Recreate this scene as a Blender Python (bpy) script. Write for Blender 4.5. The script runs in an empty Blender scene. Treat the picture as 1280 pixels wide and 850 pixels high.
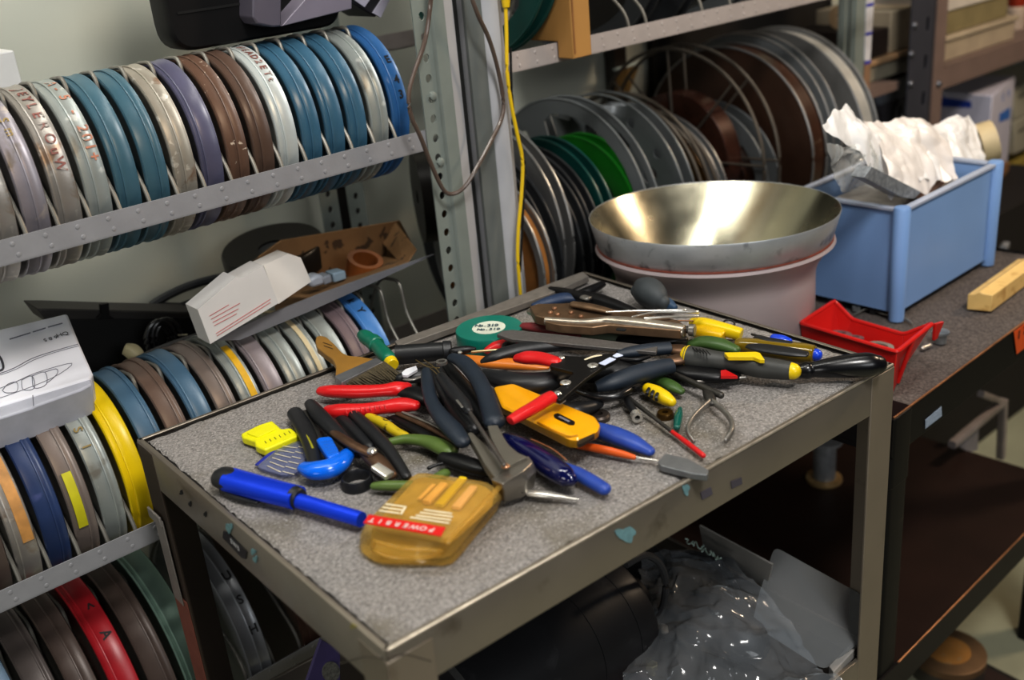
import bpy, bmesh, math, random
from mathutils import Vector, Matrix, noise
random.seed(7)
SC = bpy.context.scene
COL = SC.collection
PI = math.pi
# ---------------------------------------------------------------- camera model
FPX, DS, TOP = 1331.77, 0.04388, 0.82
CH, CP, CR = 0.65013 + DS, 0.39998, -0.09554
_f = Vector((math.sin(CH)*math.cos(CP), math.cos(CH)*math.cos(CP), -math.sin(CP)))
_r = Vector((math.cos(CH), -math.sin(CH), 0)); _u = _r.cross(_f)
CRT = math.cos(CR)*_r + math.sin(CR)*_u
CUP = -math.sin(CR)*_r + math.cos(CR)*_u
CAM = Vector((-0.2961, -0.5223, 0.4708 + TOP))
def ray(x, y): return CRT*((x-640)/FPX) + CUP*(-(y-425)/FPX) + _f
def Zp(x, y, z): d = ray(x, y); return CAM + d*((z-CAM.z)/d.z)      # point of the horizontal plane z seen at photo pixel x,y
def Yp(x, y, Y): d = ray(x, y); return CAM + d*((Y-CAM.y)/d.y)
def Xp(x, y, X): d = ray(x, y); return CAM + d*((X-CAM.x)/d.x)
def T(x, y, h=0.0): return Zp(x, y, TOP+h)                           # a point h above the cart's carpet
def depth(p): return (p-CAM).dot(_f)
def pw(px, p): return px*depth(p)/FPX                                # a width of px pixels at p, in metres
cam = bpy.data.cameras.new('camera'); co = bpy.data.objects.new('camera', cam); COL.objects.link(co)
m = Matrix.Identity(4)
for i in range(3):
    m[i][0] = CRT[i]; m[i][1] = CUP[i]; m[i][2] = -_f[i]; m[i][3] = CAM[i]
co.matrix_world = m
cam.sensor_width = 36; cam.lens = FPX/1280*36; cam.clip_start = .02
cam.dof.use_dof = True; cam.dof.focus_distance = 1.10; cam.dof.aperture_fstop = 4.0
SC.camera = co

# ---------------------------------------------------------------- materials
def lin(c):
    if isinstance(c, str):
        c = [int(c[i:i+2], 16)/255 for i in (0, 2, 4)]
    return tuple((v/12.92 if v <= .04045 else ((v+.055)/1.055)**2.4) for v in c)
MC = {}
def mat(name, col, rough=.5, metal=0., var=.12, vs=30, bump=0., bs=250, chip=None, clear=0., aniso=0., coat=0., chip2=None, rvar=0., spec=.5, tint=None):
    if name in MC: return MC[name]
    mt = bpy.data.materials.new(name); mt.use_nodes = True
    nt = mt.node_tree; N = nt.nodes; L = nt.links
    b = N['Principled BSDF']; out = N['Material Output']
    b.inputs['Roughness'].default_value = rough; b.inputs['Metallic'].default_value = metal
    b.inputs['Specular IOR Level'].default_value = spec
    if coat: b.inputs['Coat Weight'].default_value = coat; b.inputs['Coat Roughness'].default_value = .08
    if aniso: b.inputs['Anisotropic'].default_value = aniso
    c = lin(col); tc = N.new('ShaderNodeTexCoord')
    def nz(s, d=4.):
        n = N.new('ShaderNodeTexNoise'); n.inputs['Scale'].default_value = s; n.inputs['Detail'].default_value = d
        L.new(tc.outputs['Object'], n.inputs['Vector']); return n
    def mixc(fac, a, bb):
        x = N.new('ShaderNodeMix'); x.data_type = 'RGBA'
        L.new(fac, x.inputs[0])
        for k, v in ((6, a), (7, bb)):
            if isinstance(v, tuple): x.inputs[k].default_value = (*v, 1)
            else: L.new(v, x.inputs[k])
        return x.outputs[2]
    def thr(src, t, w=.05):
        r = N.new('ShaderNodeMapRange'); r.inputs[1].default_value = t; r.inputs[2].default_value = t+w
        L.new(src, r.inputs[0]); return r.outputs[0]
    n1 = nz(vs)
    r1 = thr(n1.outputs['Fac'], .3, .4)
    cur = mixc(r1, tuple(min(1, v*(1-var)) for v in c), tuple(min(1, v*(1+var)) for v in c))
    for k, ch in enumerate((chip, chip2)):
        if ch:
            n2 = nz(ch[2], 6.); n2.inputs['Distortion'].default_value = .4
            cur = mixc(thr(n2.outputs['Fac'], ch[1], ch[3] if len(ch) > 3 else .05), cur, lin(ch[0]))
    L.new(cur, b.inputs['Base Color'])
    if rvar:
        r = N.new('ShaderNodeMapRange'); r.inputs[1].default_value = .3; r.inputs[2].default_value = .7
        r.inputs[3].default_value = max(0, rough-rvar); r.inputs[4].default_value = min(1, rough+rvar)
        L.new(nz(vs*1.7).outputs['Fac'], r.inputs[0]); L.new(r.outputs[0], b.inputs['Roughness'])
    if bump:
        n3 = nz(bs, 3.); bp = N.new('ShaderNodeBump'); bp.inputs['Strength'].default_value = min(1, bump); bp.inputs['Distance'].default_value = .004
        L.new(n3.outputs['Fac'], bp.inputs['Height']); L.new(bp.outputs[0], b.inputs['Normal'])
    if clear:
        tr = N.new('ShaderNodeBsdfTransparent'); tr.inputs[0].default_value = (*(tint or [min(1, .35+.65*v/max(c)) for v in c]), 1)
        ms = N.new('ShaderNodeMixShader'); ms.inputs[0].default_value = clear
        L.new(b.outputs[0], ms.inputs[1]); L.new(tr.outputs[0], ms.inputs[2]); L.new(ms.outputs[0], out.inputs[0])
    MC[name] = mt
    return mt
def rubber(name, col, **k): return mat(name, col, rough=k.pop('rough', .45), var=.1, vs=60, **k)
def glossy(name, col, **k): return mat(name, col, rough=k.pop('rough', .22), var=k.pop('var', .05), vs=40, **k)
def steel(name, col='b8b4ac', rough=.3, **k): return mat(name, col, rough=rough+.06, metal=k.pop('metal', .72), var=.2, vs=80, **k)

# ---------------------------------------------------------------- objects
def props(o, label=None, cat=None, group=None, kind=None):
    for k, v in (('label', label), ('category', cat), ('group', group), ('kind', kind)):
        if v: o[k] = v
    return o
def thing(name, label, cat, loc, group=None):
    o = bpy.data.objects.new(name, None); COL.objects.link(o); o.empty_display_size = .02
    o.location = loc
    return props(o, label, cat, group)
def origin(o):
    v = Vector((0, 0, 0))
    while o: v += Vector(o.location); o = o.parent
    return v
def crom(P, n=5):
    out = []
    for i in range(len(P)-1):
        a, b, c, d = P[max(i-1, 0)], P[i], P[i+1], P[min(i+2, len(P)-1)]
        for k in range(n):
            t = k/n
            out.append(.5*((2*b)+(c-a)*t+(2*a-5*b+4*c-d)*t*t+(3*b-a-3*c+d)*t*t*t))
    out.append(P[-1].copy()); return out
UP = Vector((0, 0, 1))
class MB:
    def __init__(s): s.bm = bmesh.new()
    def ring_loft(s, rings, closed=False, caps=True):
        V = [[s.bm.verts.new(p) for p in r] for r in rings]
        n = len(V[0]); R = len(V)
        for i in range(R if closed else R-1):
            a, b = V[i], V[(i+1) % R]
            for k in range(n):
                try: s.bm.faces.new((a[k], a[(k+1) % n], b[(k+1) % n], b[k]))
                except ValueError: pass
        if caps and not closed:
            for v in (V[0], V[-1]):
                try: s.bm.faces.new(v)
                except ValueError: pass
        return s
    def sweep(s, P, flat=1., n=14, smooth=5, ends='round', sq=2., closed=False, up=UP):
        """P: (Vector, radius) controls; cross-section half-width radius across, radius*flat along up"""
        Q = [Vector((*p, r)) for p, r in P]
        if smooth and len(Q) > 2: Q = crom(Q, smooth)
        pts = [Vector(q[:3]) for q in Q]; rad = [max(q[3], 1e-5) for q in Q]
        rings = []; N = len(pts)
        def sec(c, d, r, sc=1.):
            d = d.normalized(); side = d.cross(up)
            if side.length < .05: side = d.cross(Vector((0, 1, 0)))
            side.normalize(); u = side.cross(d)
            out = []
            for k in range(n):
                a = 2*PI*k/n; ca, sa = math.cos(a), math.sin(a)
                ca = math.copysign(abs(ca)**(2/sq), ca); sa = math.copysign(abs(sa)**(2/sq), sa)
                out.append(c + side*(r*sc*ca) + u*(r*sc*flat*sa))
            return out
        for i in range(N):
            d = (pts[(i+1) % N]-pts[i-1]) if closed else (pts[min(i+1, N-1)]-pts[max(i-1, 0)])
            rings.append(sec(pts[i], d, rad[i]))
        if ends and not closed:
            e = {'round': ((.35, .94), (.7, .72), (.93, .38)), 'bevel': ((.12, .86),), 'flat': ()}[ends]
            for (at, nb) in ((0, 1), (N-1, N-2)):
                d = (pts[at]-pts[nb]).normalized(); fwd = d if at else -d
                ex = [sec(pts[at]+d*(rad[at]*min(1, flat*1.2)*o), fwd, rad[at], sc) for o, sc in e]
                rings = rings+ex if at else ex[::-1]+rings
        s.ring_loft(rings, closed); return s
    def tube(s, pts, r, n=8, smooth=5, closed=False): return s.sweep([(p, r) for p in pts], n=n, smooth=smooth, closed=closed, ends='flat')
    def loft(s, loops): return s.ring_loft(loops)
    def plate(s, top, thick, d=Vector((0, 0, -1))):
        return s.ring_loft([list(top), [p+d*thick for p in top]])
    def lathe(s, c, axis, prof, seg=48, closed=False, tilt=None):
        A = axis.normalized(); B = A.orthogonal().normalized(); D = A.cross(B)
        rings = []
        for a, r in prof:
            rings.append([c+A*a+(B*math.cos(2*PI*k/seg)+D*math.sin(2*PI*k/seg))*max(r, 1e-5) for k in range(seg)])
        return s.ring_loft(rings, closed, caps=False)
    def box(s, c, ex, ey, ez, x, y, z):
        """box centred at c with half sizes x,y,z along unit axes"""
        r = [[c+ex*(sx*x)+ey*(sy*y)+ez*(sz*z) for sx, sy in ((-1, -1), (1, -1), (1, 1), (-1, 1))] for sz in (-1, 1)]
        return s.ring_loft(r)
    def abox(s, x0, x1, y0, y1, z0, z1):
        return s.box(Vector(((x0+x1)/2, (y0+y1)/2, (z0+z1)/2)), Vector((1, 0, 0)), Vector((0, 1, 0)), UP, (x1-x0)/2, (y1-y0)/2, (z1-z0)/2)
    def holed(s, outline, holes, thick):
        """plate with holes: outline and holes are lists of Vectors in one plane; thick is a Vector"""
        tb = bmesh.new(); es = []
        for lp in [outline]+holes:
            v = [tb.verts.new(p) for p in lp]
            for k in range(len(v)): es.append(tb.edges.new((v[k], v[(k+1) % len(v)])))
        bmesh.ops.triangle_fill(tb, use_beauty=True, use_dissolve=False, edges=es)
        tb.verts.index_update()
        base = [v.co.copy() for v in tb.verts]
        a = [s.bm.verts.new(p) for p in base]; b = [s.bm.verts.new(p+thick) for p in base]
        for f in tb.faces:
            ix = [v.index for v in f.verts]
            s.bm.faces.new([a[i] for i in ix]); s.bm.faces.new([b[i] for i in reversed(ix)])
        for e in tb.edges:
            if len(e.link_faces) == 1:
                i, j = e.verts[0].index, e.verts[1].index
                s.bm.faces.new((a[i], a[j], b[j], b[i]))
        tb.free(); return s
    def mesh(s, name, m, off, sharp=38):
        bmesh.ops.remove_doubles(s.bm, verts=s.bm.verts, dist=1e-6)
        bmesh.ops.recalc_face_normals(s.bm, faces=s.bm.faces)
        me = bpy.data.meshes.new(name)
        for v in s.bm.verts: v.co -= off
        s.bm.to_mesh(me); s.bm.free()
        me.shade_smooth(); me.set_sharp_from_angle(angle=math.radians(sharp))
        me.materials.append(m); return me
    def build(s, name, m, parent=None, bevel=0., label=None, loc=None, sharp=38, kind=None):
        off = origin(parent) if parent else Vector(loc if loc is not None else (0, 0, 0))
        o = bpy.data.objects.new(name, s.mesh(name, m, off, sharp)); COL.objects.link(o)
        if parent: o.parent = parent
        else: o.location = off
        if bevel:
            b = o.modifiers.new('bevel', 'BEVEL'); b.width = bevel; b.segments = 2; b.limit_method = 'ANGLE'; b.angle_limit = .6
            b.harden_normals = False
        if label: o['label'] = label
        if kind: o['kind'] = kind
        return o
    def solo(s, name, m, label, cat, loc, group=None, bevel=0., sharp=38):
        return props(s.build(name, m, None, bevel, loc=loc, sharp=sharp), label, cat, group)
def struct(o): o['kind'] = 'structure'; return o
# pixel helpers for things lying on the cart
def sp(pts, base=0.):
    """(x, y, h, widthpx) -> (Vector, radius)"""
    out = []
    for q in pts:
        p = T(q[0], q[1], q[2]+base); out.append((p, pw(q[3], p)/2))
    return out
def tp(pts, h): return [T(x, y, h) for x, y in pts]
def rpoly(P, r, n=4):
    """round the corners of a closed loop of Vectors"""
    out = []; N = len(P)
    for i in range(N):
        a, b, c = P[i-1], P[i], P[(i+1) % N]
        l1, l2 = (a-b).length, (c-b).length; rr = min(r, l1*.45, l2*.45)
        p, q = b+(a-b)/l1*rr, b+(c-b)/l2*rr
        for k in range(n+1):
            t = k/n; out.append((p*(1-t)**2)+(b*2*t*(1-t))+(q*t*t))
    return out
TX = {}
def text_mesh(ch, size, bold=0.):
    k = (ch, bold)
    if k not in TX:
        cu = bpy.data.curves.new('t', 'FONT'); cu.body = ch; cu.size = 1; cu.extrude = .01; cu.offset = bold
        cu.align_x = 'CENTER'; cu.align_y = 'CENTER'; cu.resolution_u = 3
        ob = bpy.data.objects.new('t', cu); COL.objects.link(ob)
        dg = bpy.context.evaluated_depsgraph_get(); dg.update()
        me = bpy.data.meshes.new_from_object(ob.evaluated_get(dg))
        TX[k] = ([v.co.copy() for v in me.vertices], [tuple(p.vertices) for p in me.polygons])
        bpy.data.objects.remove(ob); bpy.data.curves.remove(cu); bpy.data.meshes.remove(me)
    return TX[k]
def add_text(mb, ch, c, right, up, size, bold=0.):
    vs, fs = text_mesh(ch, size, bold); n = right.cross(up)
    bv = [mb.bm.verts.new(c+right*(v.x*size)+up*(v.y*size)+n*(v.z*size)) for v in vs]
    for f in fs:
        try: mb.bm.faces.new([bv[i] for i in f])
        except ValueError: pass
EX, EY = Vector((1, 0, 0)), Vector((0, 1, 0))

# ---------------------------------------------------------------- setting
mwall = mat('wall_paint', 'babcb1', rough=.75, var=.05, vs=3, chip=('a8a08c', .58, 2.2, .25), bump=.05, bs=60)
mb = MB(); mb.abox(-2.2, 3.6, .93, 1.03, 0, 2.7); struct(mb.build('wall_back', mwall))
mb = MB(); mb.abox(-2.2, 3.6, -2.2, 1.03, -.06, 0)
struct(mb.build('floor', mat('floor_vinyl', '9a9a84', rough=.5, var=.1, vs=8)))
mb = MB(); mb.abox(3.5, 3.6, -2.2, .93, 0, 2.7); struct(mb.build('wall_right', mat('wall_right_paint', '55504a', rough=.8, var=.08, vs=3)))

# ---------------------------------------------------------------- film shelving, left
mlip = mat('shelf_grey', '8b8b8e', rough=.5, var=.06, vs=40, chip=('b0a8a0', .72, 18), bump=.05, bs=300)
mwire = mat('wire_steel', '7d7a73', rough=.45, metal=.35, var=.15, vs=40)
mpost = mat('post_green_grey', '7c837e', rough=.5, var=.07, vs=25, chip=('a2a7a2', .68, 12, .2))
mpost2 = mat('post_light_grey', 'a9aaae', rough=.5, var=.06, vs=20, chip=('7f7f7c', .7, 9, .2))
mhole = mat('shadow_black', '0b0b0b', rough=.9)
shelf = thing('film_shelving', 'grey perforated steel film shelving along the wall at left', 'shelving', (.2, .65, 0))
def lip(x0, x1, Y, z0, z1, bumps=True):
    mb = MB(); mb.abox(x0, x1, Y, Y+.0015, z0, z1); mb.abox(x0, x1, Y, Y+.012, z0, z0+.0015)
    if bumps:
        x = x0+.0155
        while x < x1-.01:
            for dx, z in ((0, z1-.006), (.003, z0+.007)): mb.lathe(Vector((x+dx, Y, z)), Vector((0, -1, 0)), [(0, .0024), (.0005, .0020), (.0007, .001), (.0007, 0)], 12)
            x += .0306
    return mb
LV = [(1.012, 1.036, .0306, -.013, .597, 1.063, .092), (.675, .698, .0306, .012, .603, .735, .099), (.420, .445, .038, -.018, .655, .435, .15)]
for z0, z1, *_ in LV:
    lip(-.75, .452, .5, z0, z1).build('shelf_lip', mlip, shelf)
for (z0, z1, *_), yb in zip(LV, (.69, .70, .812)):
    lip(-.75, .50, yb, z0, z1, False).build('rear_rail', mlip, shelf)
def hoop(X, yf, yb, z0, ht):
    mb = MB(); w = yb-yf
    mb.tube([Vector((X, yf, z0)), Vector((X, yf+.010, z0+ht*.20)), Vector((X, yf+.034*w/.18, z0+ht*.42)), Vector((X, yf+.064*w/.18, z0+ht*.70)), Vector((X, yf+.40*w, z0+ht*.97)), Vector((X, yf+.5*w, z0+ht)),
             Vector((X, yf+.66*w, z0+ht*.93)), Vector((X, yf+.85*w, z0+ht*.55)), Vector((X, yb, z0))], .0022)
    return mb
for k in range(-3, 15): hoop(-.0145+.0306*k, .5035, .685, 1.02, .136).build('wire_divider', mwire, shelf)
for k in range(-5, 15): hoop(.0122+.0305*k, .5035, .692, .685, .146 if k > 1 else .12).build('wire_divider', mwire, shelf)
for k in range(-5, 10): hoop(-.018+.038*k, .512, .79, .43, .14).build('wire_divider', mwire, shelf)
# front upright: perforated flange, ridge and return
HZ0 = 1.0945
def perforated(x0, x1, Y, z0, z1, xs, pitch, r, thick, zr):
    mb = MB()
    o = [Vector((x0, Y, z0)), Vector((x1, Y, z0)), Vector((x1, Y, z1)), Vector((x0, Y, z1))]
    hs = []; k0 = math.ceil((z0-zr+.01)/pitch)
    z = zr+k0*pitch
    while z < z1-.01:
        hs.append([Vector((xs+r*.85*math.cos(2*PI*q/12), Y, z+r*math.sin(2*PI*q/12))) for q in range(12)]); z += pitch
    mb.holed(o, hs, Vector((0, thick, 0))); return mb
perforated(.4515, .4750, .497, .02, 1.75, .464, .0235, .0050, .002, HZ0).build('front_upright', mpost, shelf)
mb = MB()
prof = [(.4745, .4965), (.477, .4925), (.494, .4925), (.497, .496), (.5177, .506), (.5185, .545), (.5165, .545), (.5157, .508), (.495, .498), (.4745, .4985)]
mb.ring_loft([[Vector((x, y, z)) for x, y in prof[:4]+prof[8:]] for z in (.02, 1.75)]); mb.build('upright_ridge', mpost, shelf)
mb = MB(); mb.ring_loft([[Vector((x, y, z)) for x, y in ((.4965, .4965), (.5177, .506), (.5177, .56), (.515, .56), (.515, .509), (.4965, .499))] for z in (.02, 1.75)])
mb.build('upright_return', mpost2, shelf)
perforated(.470, .50, .80, .02, 1.75, .485, .0235, .0050, .002, HZ0).build('rear_upright', mpost, shelf)
for z in (1.074, .995, .70): MB().lathe(Vector((.466, .497, z)), -EY, [(0, .0055), (.003, .005), (.004, .003), (.004, 0)], 8).build('bolt', mpost, shelf)

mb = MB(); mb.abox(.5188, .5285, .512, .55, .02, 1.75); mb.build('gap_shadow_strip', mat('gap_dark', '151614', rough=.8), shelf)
# reel shelving, right of the upright
rs = thing('reel_shelving', 'grey steel reel shelving right of the double uprights', 'shelving', (1.0, .7, 0))
mb = MB(); mb.ring_loft([[Vector((x, y, z)) for x, y in ((.530, .503), (.5535, .499), (.560, .493), (.575, .491), (.580, .497), (.590, .503), (.590, .55), (.530, .55))] for z in (.02, 1.75)])
mb.build('front_upright', mpost2, rs)
mb = MB(); mb.ring_loft([[Vector((x, y, z)) for x, y in ((.529, .4985), (.5535, .4965), (.5535, .503), (.529, .503))] for z in (.02, 1.75)]); mb.build('upright_face', mat('post_dark_grey', '686c6a', rough=.5, var=.1, vs=20), rs)
perforated(.535, .565, .83, .02, 1.75, .55, .0235, .005, .002, HZ0).build('rear_upright', mpost, rs)
mlip2 = mat('shelf_pinkgrey', 'a79f9c', rough=.5, var=.06, vs=30)
lip(.592, 1.52, .5, 1.078, 1.103).build('shelf_lip', mlip2, rs)
lip(.592, 1.52, .86, 1.078, 1.103, False).build('rear_rail', mlip2, rs)
lip(.592, 1.52, .53, .612, .640, False).build('shelf_lip', mlip2, rs)
lip(.592, 1.52, .86, .612, .640, False).build('rear_rail', mlip2, rs)
YE = .60; XE = Yp(1054, 40, YE).x; XE2 = Yp(1084, 40, YE).x
perforated(XE, XE+(XE2-XE)*.35, YE-.003, .02, 1.75, XE+(XE2-XE)*.16, .0235, .005, .002, HZ0).build('end_upright', mpost, rs)
mb = MB(); mb.abox(XE+(XE2-XE)*.35, XE2, YE-.008, YE+.03, .02, 1.75); mb.build('end_upright_face', mpost, rs)
for k, px in enumerate((778, 800, 870, 905)):
    p = Yp(px, 30, .52); hoop(p.x, .506, .76, 1.09, .15).build('wire_divider', mwire, rs)
# ---------------------------------------------------------------- film cans
def arc_pt(X, Yc, zc, R, a): return Vector((X, Yc-R*math.sin(a), zc+R*math.cos(a)))
def can(label, X, t, R, Yc, zc, m_lid, m_body=None, group=None, split=-.18, strip=None, marks=None):
    root = thing('film_can', label, 'film can', (X, Yc, zc-R), group)
    c = Vector((X, Yc, zc)); h = t/2; s = split*t; m_body = m_body or m_lid
    mb = MB(); mb.lathe(c, EX, [(-h+.001, 0), (-h+.001, R-.007), (-h, R-.005), (-h, R-.0016), (-h+.0012, R), (-h+.003, R-.0012), (s+.0015, R-.0014), (s+.0015, R-.004), (h-.006, R-.004), (h-.006, 0)], 96)
    mb.build('base', m_body, root, sharp=50)
    mb = MB(); mb.lathe(c, EX, [(s, R-.0025), (s, R+.0001), (s+.0008, R+.0006), (s+.0022, R+.0002), (s+.0034, R-.0004), (h-.0034, R-.0004), (h-.0024, R+.0002), (h-.0012, R+.0006), (h, R-.0012), (h, R-.005), (h-.001, R-.007), (h-.001, .03), (h-.0025, .028), (h-.0025, 0), (h-.003, 0), (h-.003, R-.0025)], 96)
    lid = mb.build('lid', m_lid, root, sharp=50)
    if strip:
        for (x0, x1, a0, a1, ms) in (strip if isinstance(strip, list) else [strip]):
            mb = MB(); n = 14; rr = []
            for k in range(n+1):
                a = math.radians(a0+(a1-a0)*k/n)
                p = [arc_pt(X+x0*t, Yc, zc, R+.0009, a), arc_pt(X+x1*t, Yc, zc, R+.0009, a), arc_pt(X+x1*t, Yc, zc, R-.0004, a), arc_pt(X+x0*t, Yc, zc, R-.0004, a)]
                rr.append(p)
            mb.ring_loft(rr); mb.build('label_strip', ms, lid)
    if marks:
        mode, xo, size, mm, items = marks
        mb = MB()
        for ch, ang in items:
            a = math.radians(ang); p = arc_pt(X+xo*t, Yc, zc, R+.0003, a)
            tg = Vector((0, -math.cos(a), -math.sin(a)))
            if mode == 'stack': add_text(mb, ch, p, EX, -tg, size, .02)
            else: add_text(mb, ch, p, tg, EX, size, .02)
        mb.build('writing', mm, lid)
    return root
mgreyc = mat('can_tin', '9b9690', rough=.38, metal=.45, var=.14, vs=25, chip=('84705f', .60, 32, .10), chip2=('b9b3aa', .62, 60, .06), bump=.04, bs=90)
mgreyd = mat('can_tin_dull', '8f8a88', rough=.42, metal=.35, var=.1, vs=25, chip=('6f625c', .64, 20, .12))
mlilac = mat('can_lilac_grey', '8b868c', rough=.4, metal=.3, var=.12, vs=30, chip=('aba097', .62, 40, .08), chip2=('6f675f', .64, 30, .08))
mblue = mat('can_blue', '41606d', rough=.36, var=.10, vs=20, chip=('5a7480', .66, 26, .12))
mblue2 = mat('can_blue_deep', '3c6075', rough=.34, var=.10, vs=20, chip=('3f5a70', .68, 30, .1))
mblue3 = mat('can_blue_bright', '33608f', rough=.33, var=.08, vs=20)
mbeige = mat('can_beige', '999388', rough=.4, metal=.25, var=.14, vs=25, chip=('7a624f', .60, 40, .08), chip2=('bbb6ac', .63, 70, .05))
mpurp = mat('can_purple', '57566a', rough=.33, var=.12, vs=25, chip=('8a86a0', .7, 40, .05))
mbrown = mat('can_brown', '58463c', rough=.38, var=.10, vs=25)
mbrownc = mat('can_brown_chipped', '634c3f', rough=.4, var=.10, vs=25, chip=('b6a898', .66, 170, .03))
mwhite = mat('can_white_grey', 'b3b8b6', rough=.36, metal=.15, var=.08, vs=20, chip=('8b8a86', .7, 22, .1))
mlgrey = mat('can_light_grey', '949996', rough=.38, metal=.25, var=.1, vs=20, chip=('75736c', .62, 30, .1), chip2=('b4b5b0', .64, 55, .06))
myellow = mat('can_yellow', 'd8bd10', rough=.35, var=.06, vs=15)
msteelb = mat('can_steel_blue', '4d6a80', rough=.38, var=.08, vs=20)
mtaupe = mat('can_taupe', '7b706a', rough=.4, metal=.2, var=.08, vs=20)
mmauve = mat('can_mauve_grey', '8b8285', rough=.42, metal=.2, var=.08, vs=20)
mnavy = mat('can_navy', '2a3b60', rough=.38, var=.15, vs=25, chip=('46507a', .68, 30, .08))
mcyan = mat('can_sky_blue', '4c82bd', rough=.38, var=.06, vs=15)
mred = mat('can_red', 'a3202a', rough=.35, var=.1, vs=15)
mgreen = mat('can_green', '8aa598', rough=.38, metal=.2, var=.08, vs=15)
mdkb = mat('can_dark_brown', '574a44', rough=.4, metal=.1, var=.12, vs=25, chip=('82766e', .7, 40, .05))
msilver = mat('can_silver', '97999d', rough=.34, metal=.5, var=.1, vs=15)
mink = mat('ink_black', '1c1a1c', rough=.6); minkr = mat('ink_red_brown', '7d5048', rough=.7, var=.3, vs=120, chip=('96908a', .52, 110, .08))
minko = mat('ink_orange', 'a8735c', rough=.7, var=.2, vs=120, chip=('989c98', .55, 110, .08)); minky = mat('ink_ochre', '8d7a4c', rough=.7)
G1 = None
def row1(i, label, *a, **k):
    return can(label, .062+.0306*i, .0243, .092, .604, 1.063, *a, **k)
row1(-3, 'tin film can cut off by the left frame edge, ochre writing, top row', mgreyc, marks=('run', .15, .012, minky, [('A', 52), ('W', 61), ('Z', 70)]))
row1(-2, 'dull lilac grey film can with a few brown marks, top row far left', mlilac, marks=('run', .1, .012, minky, [('S', 40), ('m', 49)]), split=.0)
row1(-1, 'tin film can with faded red and brown scribbled rim, top row', mgreyc, split=-.25, marks=('run', .12, .0135, minkr, [('J', 12), ('E', 19), ('Y', 26), ('L', 33), ('E', 41), ('R', 49), ('O', 58), ('u', 66), ('W', 74)]))
row1(0, 'grey film can with orange numbers painted down its rim, top row', mlgrey, split=-.1, marks=('run', .22, .0145, minko, [('A', 12), ('-', 21), ('5', 31), ('-', 44), ('2', 56), ('0', 62), ('1', 68), ('+', 74)]))
row1(1, 'blue film can right of the can with orange numbers, top row', mblue)
row1(2, 'blue film can left of the worn beige can, top row', mblue, split=.1)
row1(3, 'worn beige film can between blue and purple cans, top row', mbeige, split=-.05)
row1(4, 'purple film can, the only one in the top row', mpurp, split=-.3)
row1(5, 'brown film can with white paint chips along its rim, top row', mbrownc, split=.0)
row1(6, 'plain dark brown film can left of the white one, top row', mbrown, split=-.12)
row1(7, 'off-white film can with red-brown scrawl on its rim, top row', mwhite, split=-.15, marks=('run', .18, .0115, minkr, [('H', 8), ('E', 14), ('A', 20), ('D', 26), ('2', 32), ('E', 38), ('T', 44), ('t', 49)]))
row1(8, 'blue film can right of the off-white scrawled can, top row', mblue2, split=-.05)
row1(9, 'blue film can, second right of the off-white scrawled can', mblue2, split=-.2)
row1(10, 'blue film can directly left of the plain grey can, top row', mblue2, split=-.1)
row1(11, 'plain light grey film can between blue cans near the upright', mlgrey, split=.05)
row1(12, 'bright blue film can marked E 4 3 beside the upright', mblue3, split=-.15, marks=('stack', .18, .0135, mink, [('E', 52), ('4', 68), ('3', 79)]))
mtapey = mat('yellow_tape', 'b8b21c', rough=.5, var=.1, vs=60); mtapeg = mat('gold_tape', 'd0a51a', rough=.45, var=.1, vs=90)
mtapec = mat('cream_tape', 'c9bb9a', rough=.5); mlabel = mat('orange_label', 'b3844a', rough=.6, var=.25, vs=60, chip=('8f9388', .6, 40, .1))
def row2(i, label, *a, **k):
    return can(label, .0275+.0305*i, .0243, .099, .610, .735, *a, **k)
row2(-5, 'dark brown film can cut off at the left end, second row', mdkb)
row2(-4, 'tin film can with peeling orange paper label, second row', mgreyc, strip=(-.05, .4, 30, 92, mlabel), split=-.3, marks=('run', .17, .012, mink, [('7', 62), ('-', 70), ('E', 78)]))
row2(-3, 'navy blue film can in the second row', mnavy, split=.1)
row2(-2, 'taupe film can with a long yellow-green tape strip, second row', mtaupe, split=.1, strip=(-.3, .1, 62, 98, mtapey))
row2(-1, 'grey film can marked S 1 in ochre, left of the yellow can', mlgrey, split=.1, marks=('run', -.15, .013, minky, [('-', 30), ('S', 40), ('1', 52)]))
row2(0, 'bright yellow film can at the cart corner', myellow, split=-.2)
row2(1, 'slate blue film can right of the yellow can', msteelb, split=.25)
row2(2, 'brown film can with a small cream sticker', mat('can_brown_dull', '6b594f', rough=.4, var=.08, vs=20), split=.15, strip=(-.15, .15, 62, 69, mat('cream_sticker', 'd9c48a', rough=.5)))
row2(3, 'slate blue film can between brown and taupe cans, second row', msteelb, split=-.3)
row2(4, 'taupe film can left of the can with the gold tape', mtaupe, split=.15)
row2(5, 'light grey film can with a gold tape strip, second row', mlgrey, split=-.1, strip=(.0, .33, 18, 62, mtapeg))
row2(6, 'mauve grey film can right of the gold-taped can', mmauve, split=-.35)
row2(7, 'plain light grey film can left of the cream-striped can', mlgrey, split=-.1)
row2(8, 'grey film can with a cream stripe around its rim', mlgrey, split=.2, strip=(-.05, .2, -30, 90, mtapec))
row2(9, 'light grey film can right of the cream-striped can', mlgrey, split=-.3)
row2(10, 'mauve brown film can left of the sky blue can', mat('can_mauve_brown', '74666a', rough=.42, var=.08, vs=20), split=.1)
row2(11, 'sky blue film can with black letter, under the cardboard box', mcyan, split=-.4, marks=('run', .0, .014, mink, [('k', 18), ('Y', 30)]))
def row3(X, label, *a, **k):
    t = k.pop('t', .0295); return can(label, X, t, k.pop('R', .15), k.pop('Yc', .655), .435, *a, **k)
row3(-.190, 'dark slate film can at the bottom left corner, bottom row', mat('can_slate', '55636a', rough=.4, metal=.2))
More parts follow.
